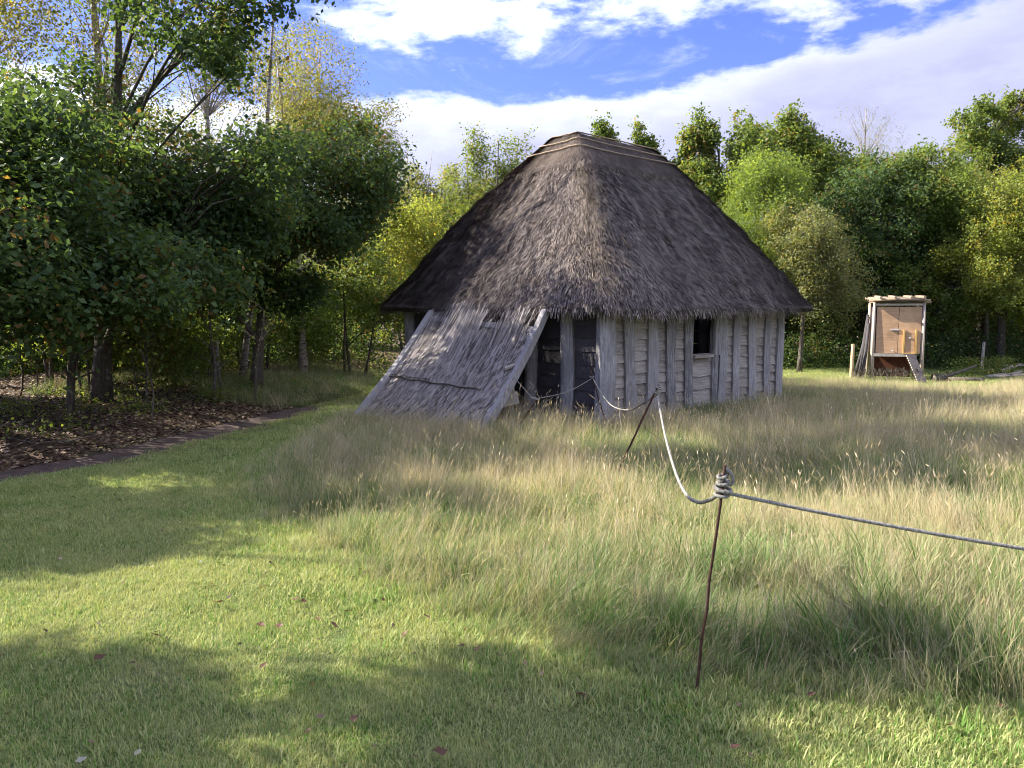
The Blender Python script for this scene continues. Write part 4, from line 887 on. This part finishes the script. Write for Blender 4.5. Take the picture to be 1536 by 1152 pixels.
# fallen leaves on the mown grass, one by one
def leaf_mesh(sz, seed):
    rr = random.Random(seed); m_ = MB(); k = 9; out = []
    for q in range(k):
        a = 2 * math.pi * q / k; r_ = sz * (.5 if q % 2 else .32) * rr.uniform(.8, 1.15); out.append(Vector((math.cos(a) * r_ * 1.2, math.sin(a) * r_ * .8, .006 + .22 * abs(math.sin(a)) * r_ * rr.uniform(.5, 1.6))))
    m_.v = [Vector((0, 0, .003))] + out
    for q in range(k): m_.f.append([0, 1 + q, 1 + (q + 1) % k]); m_.sm.append(False)
    return m_
def flat(name, c1, c2):
    m, t = mat(name); rn = t.n('ShaderNodeObjectInfo').outputs['Random']; finish(t, t.mix(rn, c1, c2), .6, trans=.2, tcol=t.mix(rn, c1, c2)); return m
M['redleaf'] = flat('red_leaf', (.10, .045, .028), (.16, .095, .055)); M['paleleaf'] = flat('pale_leaf', (.34, .32, .22), (.38, .36, .28))
FL = [(470, 523/2+700-0)]  # placeholder overwritten below
FL = [(110, 748), (234, 961), (236, 955), (148, 995), (443, 905), (455, 907), (519, 921), (420, 944), (477, 933), (548, 866), (540, 862), (500, 942), (608, 957), (747, 990), (716, 981), (660, 1133), (531, 1087), (622, 1140), (463, 1107), (395, 1005), (200, 1003), (870, 1048), (693, 976), (391, 943), (330, 910), (1217, 1050), (1424, 1100), (1102, 1125), (1500, 1070), (1490, 1050), (575, 905), (640, 930)]
base_leaf = None
for k, (px, py) in enumerate(FL):
    g_ = gp(px, py, .03)
    if base_leaf is None:
        base_leaf = leaf_mesh(.062, 3).build('fallen_leaf', M['redleaf'], None, label='curled red-brown leaf fallen on the grass', cat='leaf', group='red-brown leaves fallen on the grass'); o = base_leaf
    else:
        o = base_leaf.copy(); COL.objects.link(o)
    s_ = random.uniform(.5, .95); o.scale = (s_, s_, s_); o.rotation_euler = (random.uniform(-.5, .5), random.uniform(-.5, .5), random.uniform(0, 6.3)); o.location = (g_.x, g_.y, float(H(g_.x, g_.y)) + .045)
for k, (px, py, lab) in enumerate(((123, 1144, 'whitish torn leaf lying at the bottom left of the lawn'), (207, 1133, 'small pale leaf just right of the whitish torn leaf'), (300, 847, 'pale leaf lying in the shaded lawn near the long grass'))):
    g_ = gp(px, py, .03); o = leaf_mesh(.045 if k == 0 else .03, 9 + k).build('fallen_leaf', M['paleleaf'], None, label=lab, cat='leaf'); o.location = (g_.x, g_.y, float(H(g_.x, g_.y)) + .035); o.rotation_euler = (.2, -.2, k)

# ------------------------------------------------------------------ grass: tufts scattered with geometry nodes
def blades(nb, rad, h0, h1, w0, w1, bend, seg=3, lean=.25, seed=1, pw=1.0, head=None, kink=0.0):
    r_ = np.random.default_rng(seed); V, F, tip, rd = [], [], [], []
    for b in range(nb):
        a = r_.uniform(0, 6.283); rr = rad * math.sqrt(r_.random()); x, y = rr * math.cos(a), rr * math.sin(a)
        L = h0 + (h1 - h0) * r_.random() ** pw; wd = r_.uniform(w0, w1); da = r_.uniform(0, 6.283); dx, dy = math.cos(da), math.sin(da)
        th = abs(r_.normal(0, lean)); cv = r_.uniform(.2, 1) * bend; px, pz = 0.0, 0.0; sx, sy = -dy, dx; b0 = len(V); q = r_.random()
        if kink and r_.random() < kink: cv *= 2.6
        for s in range(seg + 1):
            f = s / seg; ww = wd * (1 - f ** 1.6 * .92) * .5
            for sg in (-1, 1): V.append((x + dx * px + sx * ww * sg, y + dy * px + sy * ww * sg, pz)); tip.append(f)
            px += math.sin(th) * L / seg; pz += math.cos(th) * L / seg; th += cv / seg
        for s in range(seg): F.append((b0 + 2 * s, b0 + 2 * s + 1, b0 + 2 * s + 3, b0 + 2 * s + 2)); rd.append(q)
        if head:
            hl, hw = head; ex, ez = x + dx * px, pz - math.cos(th) * L / seg * 0; bx_ = len(V)
            th0 = th - cv / seg; cx_, cz_ = px - math.sin(th0) * L / seg, pz - math.cos(th0) * L / seg   # tip of the stalk
            for (f, ww) in ((-.35, .15), (.1, 1.0), (.55, .7), (1.0, .05)):
                for sg in (-1, 1):
                    V.append((x + dx * (cx_ + math.sin(th0) * hl * f) + sx * hw * ww * .5 * sg, y + dy * (cx_ + math.sin(th0) * hl * f) + sy * hw * ww * .5 * sg, cz_ + math.cos(th0) * hl * f)); tip.append(1.0)
            for s in range(3): F.append((bx_ + 2 * s, bx_ + 2 * s + 1, bx_ + 2 * s + 3, bx_ + 2 * s + 2)); rd.append(min(1, q + .3))
            for (f, ww) in ((-.35, .15), (.1, 1.0), (.55, .7), (1.0, .05)):      # crossed plane so heads read from any side
                for sg in (-1, 1):
                    V.append((x + dx * (cx_ + math.sin(th0) * hl * f) + dx * hw * ww * .5 * sg, y + dy * (cx_ + math.sin(th0) * hl * f) + dy * hw * ww * .5 * sg, cz_ + math.cos(th0) * hl * f)); tip.append(1.0)
            bx_ += 8
            for s in range(3): F.append((bx_ + 2 * s, bx_ + 2 * s + 1, bx_ + 2 * s + 3, bx_ + 2 * s + 2)); rd.append(min(1, q + .3))
    return mesh_np('tuft', V, F, {'tip': ('POINT', tip), 'rnd': ('FACE', rd)})
def scatter(name, pts, rotz, tilt, scale, var, tufts, **k):
    """one stuff object: points instanced with tuft meshes by geometry nodes"""
    me = bpy.data.meshes.new(name); n = len(pts); me.vertices.add(n); me.vertices.foreach_set('co', np.asarray(pts, np.float32).ravel())
    rot = np.zeros((n, 3), np.float32); rot[:, 2] = rotz; rot[:, 0] = tilt[:, 0]; rot[:, 1] = tilt[:, 1]
    a = me.attributes.new('rot', 'FLOAT_VECTOR', 'POINT'); a.data.foreach_set('vector', rot.ravel())
    a = me.attributes.new('scl', 'FLOAT', 'POINT'); a.data.foreach_set('value', np.asarray(scale, np.float32))
    a = me.attributes.new('var', 'INT', 'POINT'); a.data.foreach_set('value', np.asarray(var, np.int32))
    o = link(name, me, None, kind='stuff', **k)
    g = bpy.data.node_groups.new(name + '_nodes', 'GeometryNodeTree')
    g.interface.new_socket('Geometry', in_out='INPUT', socket_type='NodeSocketGeometry'); g.interface.new_socket('Geometry', in_out='OUTPUT', socket_type='NodeSocketGeometry')
    N = g.nodes; Lk = g.links; gi = N.new('NodeGroupInput'); go = N.new('NodeGroupOutput'); jn = N.new('GeometryNodeJoinGeometry')
    def attr(nm, tp):
        q = N.new('GeometryNodeInputNamedAttribute'); q.data_type = tp; q.inputs['Name'].default_value = nm; return q.outputs['Attribute']
    for vi, (tm, mt) in enumerate(tufts):
        tm.materials.clear(); tm.materials.append(mt)
        src = bpy.data.objects.new('tuft_source', tm)          # never linked to the scene
        oi = N.new('GeometryNodeObjectInfo'); oi.inputs['Object'].default_value = src; oi.inputs['As Instance'].default_value = True
        ip = N.new('GeometryNodeInstanceOnPoints'); cmpn = N.new('FunctionNodeCompare'); cmpn.data_type = 'INT'; cmpn.operation = 'EQUAL'
        Lk.new(attr('var', 'INT'), cmpn.inputs[2]); cmpn.inputs[3].default_value = vi
        Lk.new(gi.outputs[0], ip.inputs['Points']); Lk.new(oi.outputs['Geometry'], ip.inputs['Instance']); Lk.new(cmpn.outputs[0], ip.inputs['Selection'])
        e2r = N.new('FunctionNodeEulerToRotation'); Lk.new(attr('rot', 'FLOAT_VECTOR'), e2r.inputs[0]); Lk.new(e2r.outputs[0], ip.inputs['Rotation'])
        Lk.new(attr('scl', 'FLOAT'), ip.inputs['Scale']); Lk.new(ip.outputs[0], jn.inputs[0])
    Lk.new(jn.outputs[0], go.inputs[0]); md = o.modifiers.new('scatter', 'NODES'); md.node_group = g
    return o
def footprint(x, y, m_=0.0):
    dx, dy = x - C0.x, y - C0.y; s_ = dx * D1.x + dy * D1.y; t_ = dx * D2.x + dy * D2.y
    return (s_ > -.04 - m_) & (s_ < WL + .04 + m_) & (t_ > -.04 - m_) & (t_ < LL + .04 + m_)
def visible(x, y, pad=.4): return (np.abs(x) < y * .70 + pad) & (y > 1.9)
# mown grass
def cand(n, x0, x1, y0, y1): return rng.uniform(x0, x1, n), rng.uniform(y0, y1, n)
X1, Y1 = cand(26000, -8, 3.5, 1.6, 8); X2, Y2 = cand(12000, -8, 1, 8, 19); X3, Y3 = cand(9000, 4, 22, 16.5, 24)
x = np.concatenate([X1, X2, X3]); y = np.concatenate([Y1, Y2, Y3])
inm = inpoly(x, y, MEADOW); ed = edgedist(x, y, MEADOW)
keep = (~inm | (ed < .35)) & visible(x, y, 1.2) & ~footprint(x, y) & (x > path_x(y) + .28 - .25 * rng.random(len(x)) - .9 * (y > 13)) 
x, y = x[keep], y[keep]; n = len(x)
sc = rng.uniform(.75, 1.25, n) * (1 + np.clip((y - 6) * .05, 0, .8)); sc *= 1 + .5 * (np.abs(edgedist(x, y, MEADOW)) < .3)
bare = vnoise(x, y, 1.9, 31) + .5 * vnoise(x, y, 4.3, 32) < .36; sc = np.where(bare, sc * .6, sc)
var = rng.choice(3, n, p=[.45, .4, .15])
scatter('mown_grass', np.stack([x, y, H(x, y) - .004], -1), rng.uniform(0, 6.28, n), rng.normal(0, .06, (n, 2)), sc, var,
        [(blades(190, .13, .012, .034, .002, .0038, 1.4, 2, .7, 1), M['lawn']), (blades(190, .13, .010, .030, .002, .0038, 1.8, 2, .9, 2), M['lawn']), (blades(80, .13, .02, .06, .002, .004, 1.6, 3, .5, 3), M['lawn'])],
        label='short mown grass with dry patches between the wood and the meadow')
nw = 260; xw, yw = cand(nw, -6, 2.5, 2.3, 7.5); kk = ~inpoly(xw, yw, MEADOW) & visible(xw, yw, .3) & (xw > path_x(yw) + .5) & (vnoise(xw, yw, 1.1, 61) > .45); xw, yw = xw[kk], yw[kk]; nw = len(xw)
Pw = np.stack([np.repeat(xw, 14), np.repeat(yw, 14), np.zeros(nw * 14)], -1) + rng.normal(size=(nw * 14, 3)) * np.array([.05, .05, 0]); Pw[:, 2] = H(Pw[:, 0], Pw[:, 1]) + rng.uniform(.015, .035, nw * 14)
link('clover', leaves_mesh('clover', Pw, np.tile([0, 0, 2.2], (len(Pw), 1)), .022, .85), mat=M['leaf_hedge'], kind='stuff', label='small clover and weed leaves in the mown grass')
nw = 420; xw, yw = cand(nw, -6, 3, 2.3, 8); kk = ~inpoly(xw, yw, MEADOW) & visible(xw, yw, .3) & (xw > path_x(yw) + .4); xw, yw = xw[kk], yw[kk]
link('leaf_scraps', leaves_mesh('leaf_scraps', np.stack([xw, yw, H(xw, yw) + .035], -1), np.tile([0, 0, 1.8], (len(xw), 1)), .026, .7), mat=M['dead'], kind='stuff', label='tiny scraps of dead leaf in the mown grass')
# meadow
def meadow_pts(n, x0, x1, y0, y1):
    x, y = cand(n, x0, x1, y0, y1); k = inpoly(x, y, MEADOW) & visible(x, y, 1.0) & ~footprint(x, y, .06); return x[k], y[k]
xa, ya = meadow_pts(9000, -3, 4.5, 2, 5.5); xb, yb = meadow_pts(13000, -3, 9, 5.5, 10.5); xc, yc = meadow_pts(17000, -3, 15, 10.5, 19)
x = np.concatenate([xa, xb, xc]); y = np.concatenate([ya, yb, yc]); n = len(x); ed = edgedist(x, y, MEADOW)
# panel footprint: nothing grows through the panel except its lower edge
ramp = np.clip(.42 + ed / .7, .42, 1); pn = vnoise(x, y, .8, 41); pq = vnoise(x, y, 2.2, 42)
green = np.clip(1.28 - (y - 3.0) * .105 + (pn - .5) * 1.5 - np.clip((x - 1.5) * .07, 0, .35), .12, .95)
near_wall = footprint(x, y, .55) & (x > 2.6); green = np.where(near_wall, .97, green)
u = rng.random(n); var = np.where(u < green * .80, rng.choice(2, n), np.where(u < .88, 2, np.where(u < .945, 3, 4)))
var = np.where(near_wall, rng.choice(2, n), var); var = np.where(rng.random(n) < .20, 5, var); var = np.where(rng.random(n) < .035, 6, var); far = y > 9.5; var = np.where(far & ~near_wall & (var < 2) & (rng.random(n) < .40), 2, var)
sc = .66 * ramp * rng.uniform(.5, 1.25, n) * (.55 + .5 * pq + .45 * vnoise(x, y, 5.0, 43)); sc = np.where(var == 5, 3.4 * ramp * rng.uniform(.6, 1.2, n), sc); sc = sc * np.where(x + .3 * y < 2.6, .85, 1.0); sc = sc * (1 - .35 * sstep(y, 12.5, 15.5)); sc = np.where(near_wall, .7 + .2 * rng.random(n), sc); sc = np.where((var < 2) & (y < 4.6), sc * 1.35, sc)
sc = np.where((y < 10.9) & (y > 9.3) & (x < 1.2), sc * 1.15, sc)
tl = rng.normal(0, .17, (n, 2)); tl[:, 1] += .08 + .55 * (vnoise(x, y, 1.3, 44) - .5); tl[:, 0] += .55 * (vnoise(x, y, 1.5, 45) - .5)
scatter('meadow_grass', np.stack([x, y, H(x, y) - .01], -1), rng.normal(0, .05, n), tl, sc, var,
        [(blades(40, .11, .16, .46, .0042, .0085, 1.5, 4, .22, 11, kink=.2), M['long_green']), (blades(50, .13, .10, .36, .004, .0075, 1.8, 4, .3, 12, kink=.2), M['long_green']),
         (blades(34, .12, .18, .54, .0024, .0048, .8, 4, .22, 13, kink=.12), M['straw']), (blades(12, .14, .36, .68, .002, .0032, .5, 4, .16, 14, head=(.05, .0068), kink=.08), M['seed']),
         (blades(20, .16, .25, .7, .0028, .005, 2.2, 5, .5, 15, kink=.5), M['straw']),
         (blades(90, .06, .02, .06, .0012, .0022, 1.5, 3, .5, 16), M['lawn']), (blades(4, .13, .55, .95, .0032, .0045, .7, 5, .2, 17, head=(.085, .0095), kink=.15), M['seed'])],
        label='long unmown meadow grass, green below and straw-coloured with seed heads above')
# rough grass on the edges of the bank and behind the hut
x = rng.uniform(-8, 0, 4200); y = rng.uniform(12.5, 20, 4200); k = visible(x, y, .6) & ~inpoly(x, y, MEADOW) & (x < -2.2 + .0 * y) & (vnoise(x, y, .9, 51) > .42) & (np.abs(x - path_x(y)) > .4); x, y = x[k], y[k]; n = len(x)
scatter('rough_grass', np.stack([x, y, H(x, y) - .01], -1), rng.uniform(0, 6.28, n), rng.normal(0, .2, (n, 2)), rng.uniform(.4, .8, n), rng.choice(2, n, p=[.75, .25]),
        [(blades(46, .15, .12, .38, .004, .008, 1.8, 4, .4, 21), M['long_green']), (blades(30, .15, .2, .5, .003, .005, 1.6, 4, .4, 22), M['straw'])], label='rough tussocky grass under the trees left of the hut')
# dark dock and seeding weeds in front of the hen house
n = 70; x = rng.uniform(8.0, 9.35, n); y = rng.uniform(17.3, 17.9, n) + rng.random(n) * .2
scatter('dock_weeds', np.stack([x, y, H(x, y)], -1), rng.uniform(0, 6.28, n), rng.normal(0, .1, (n, 2)), rng.uniform(.4, .65, n), np.zeros(n, int),
        [(blades(6, .1, .3, .6, .004, .007, .4, 3, .15, 31, head=(.10, .03)), M['bark'])], label='dark seeding dock weeds in front of the hen house')
print('tris', sum(len(o.data.polygons) for o in scene.objects if o.type == 'MESH'))
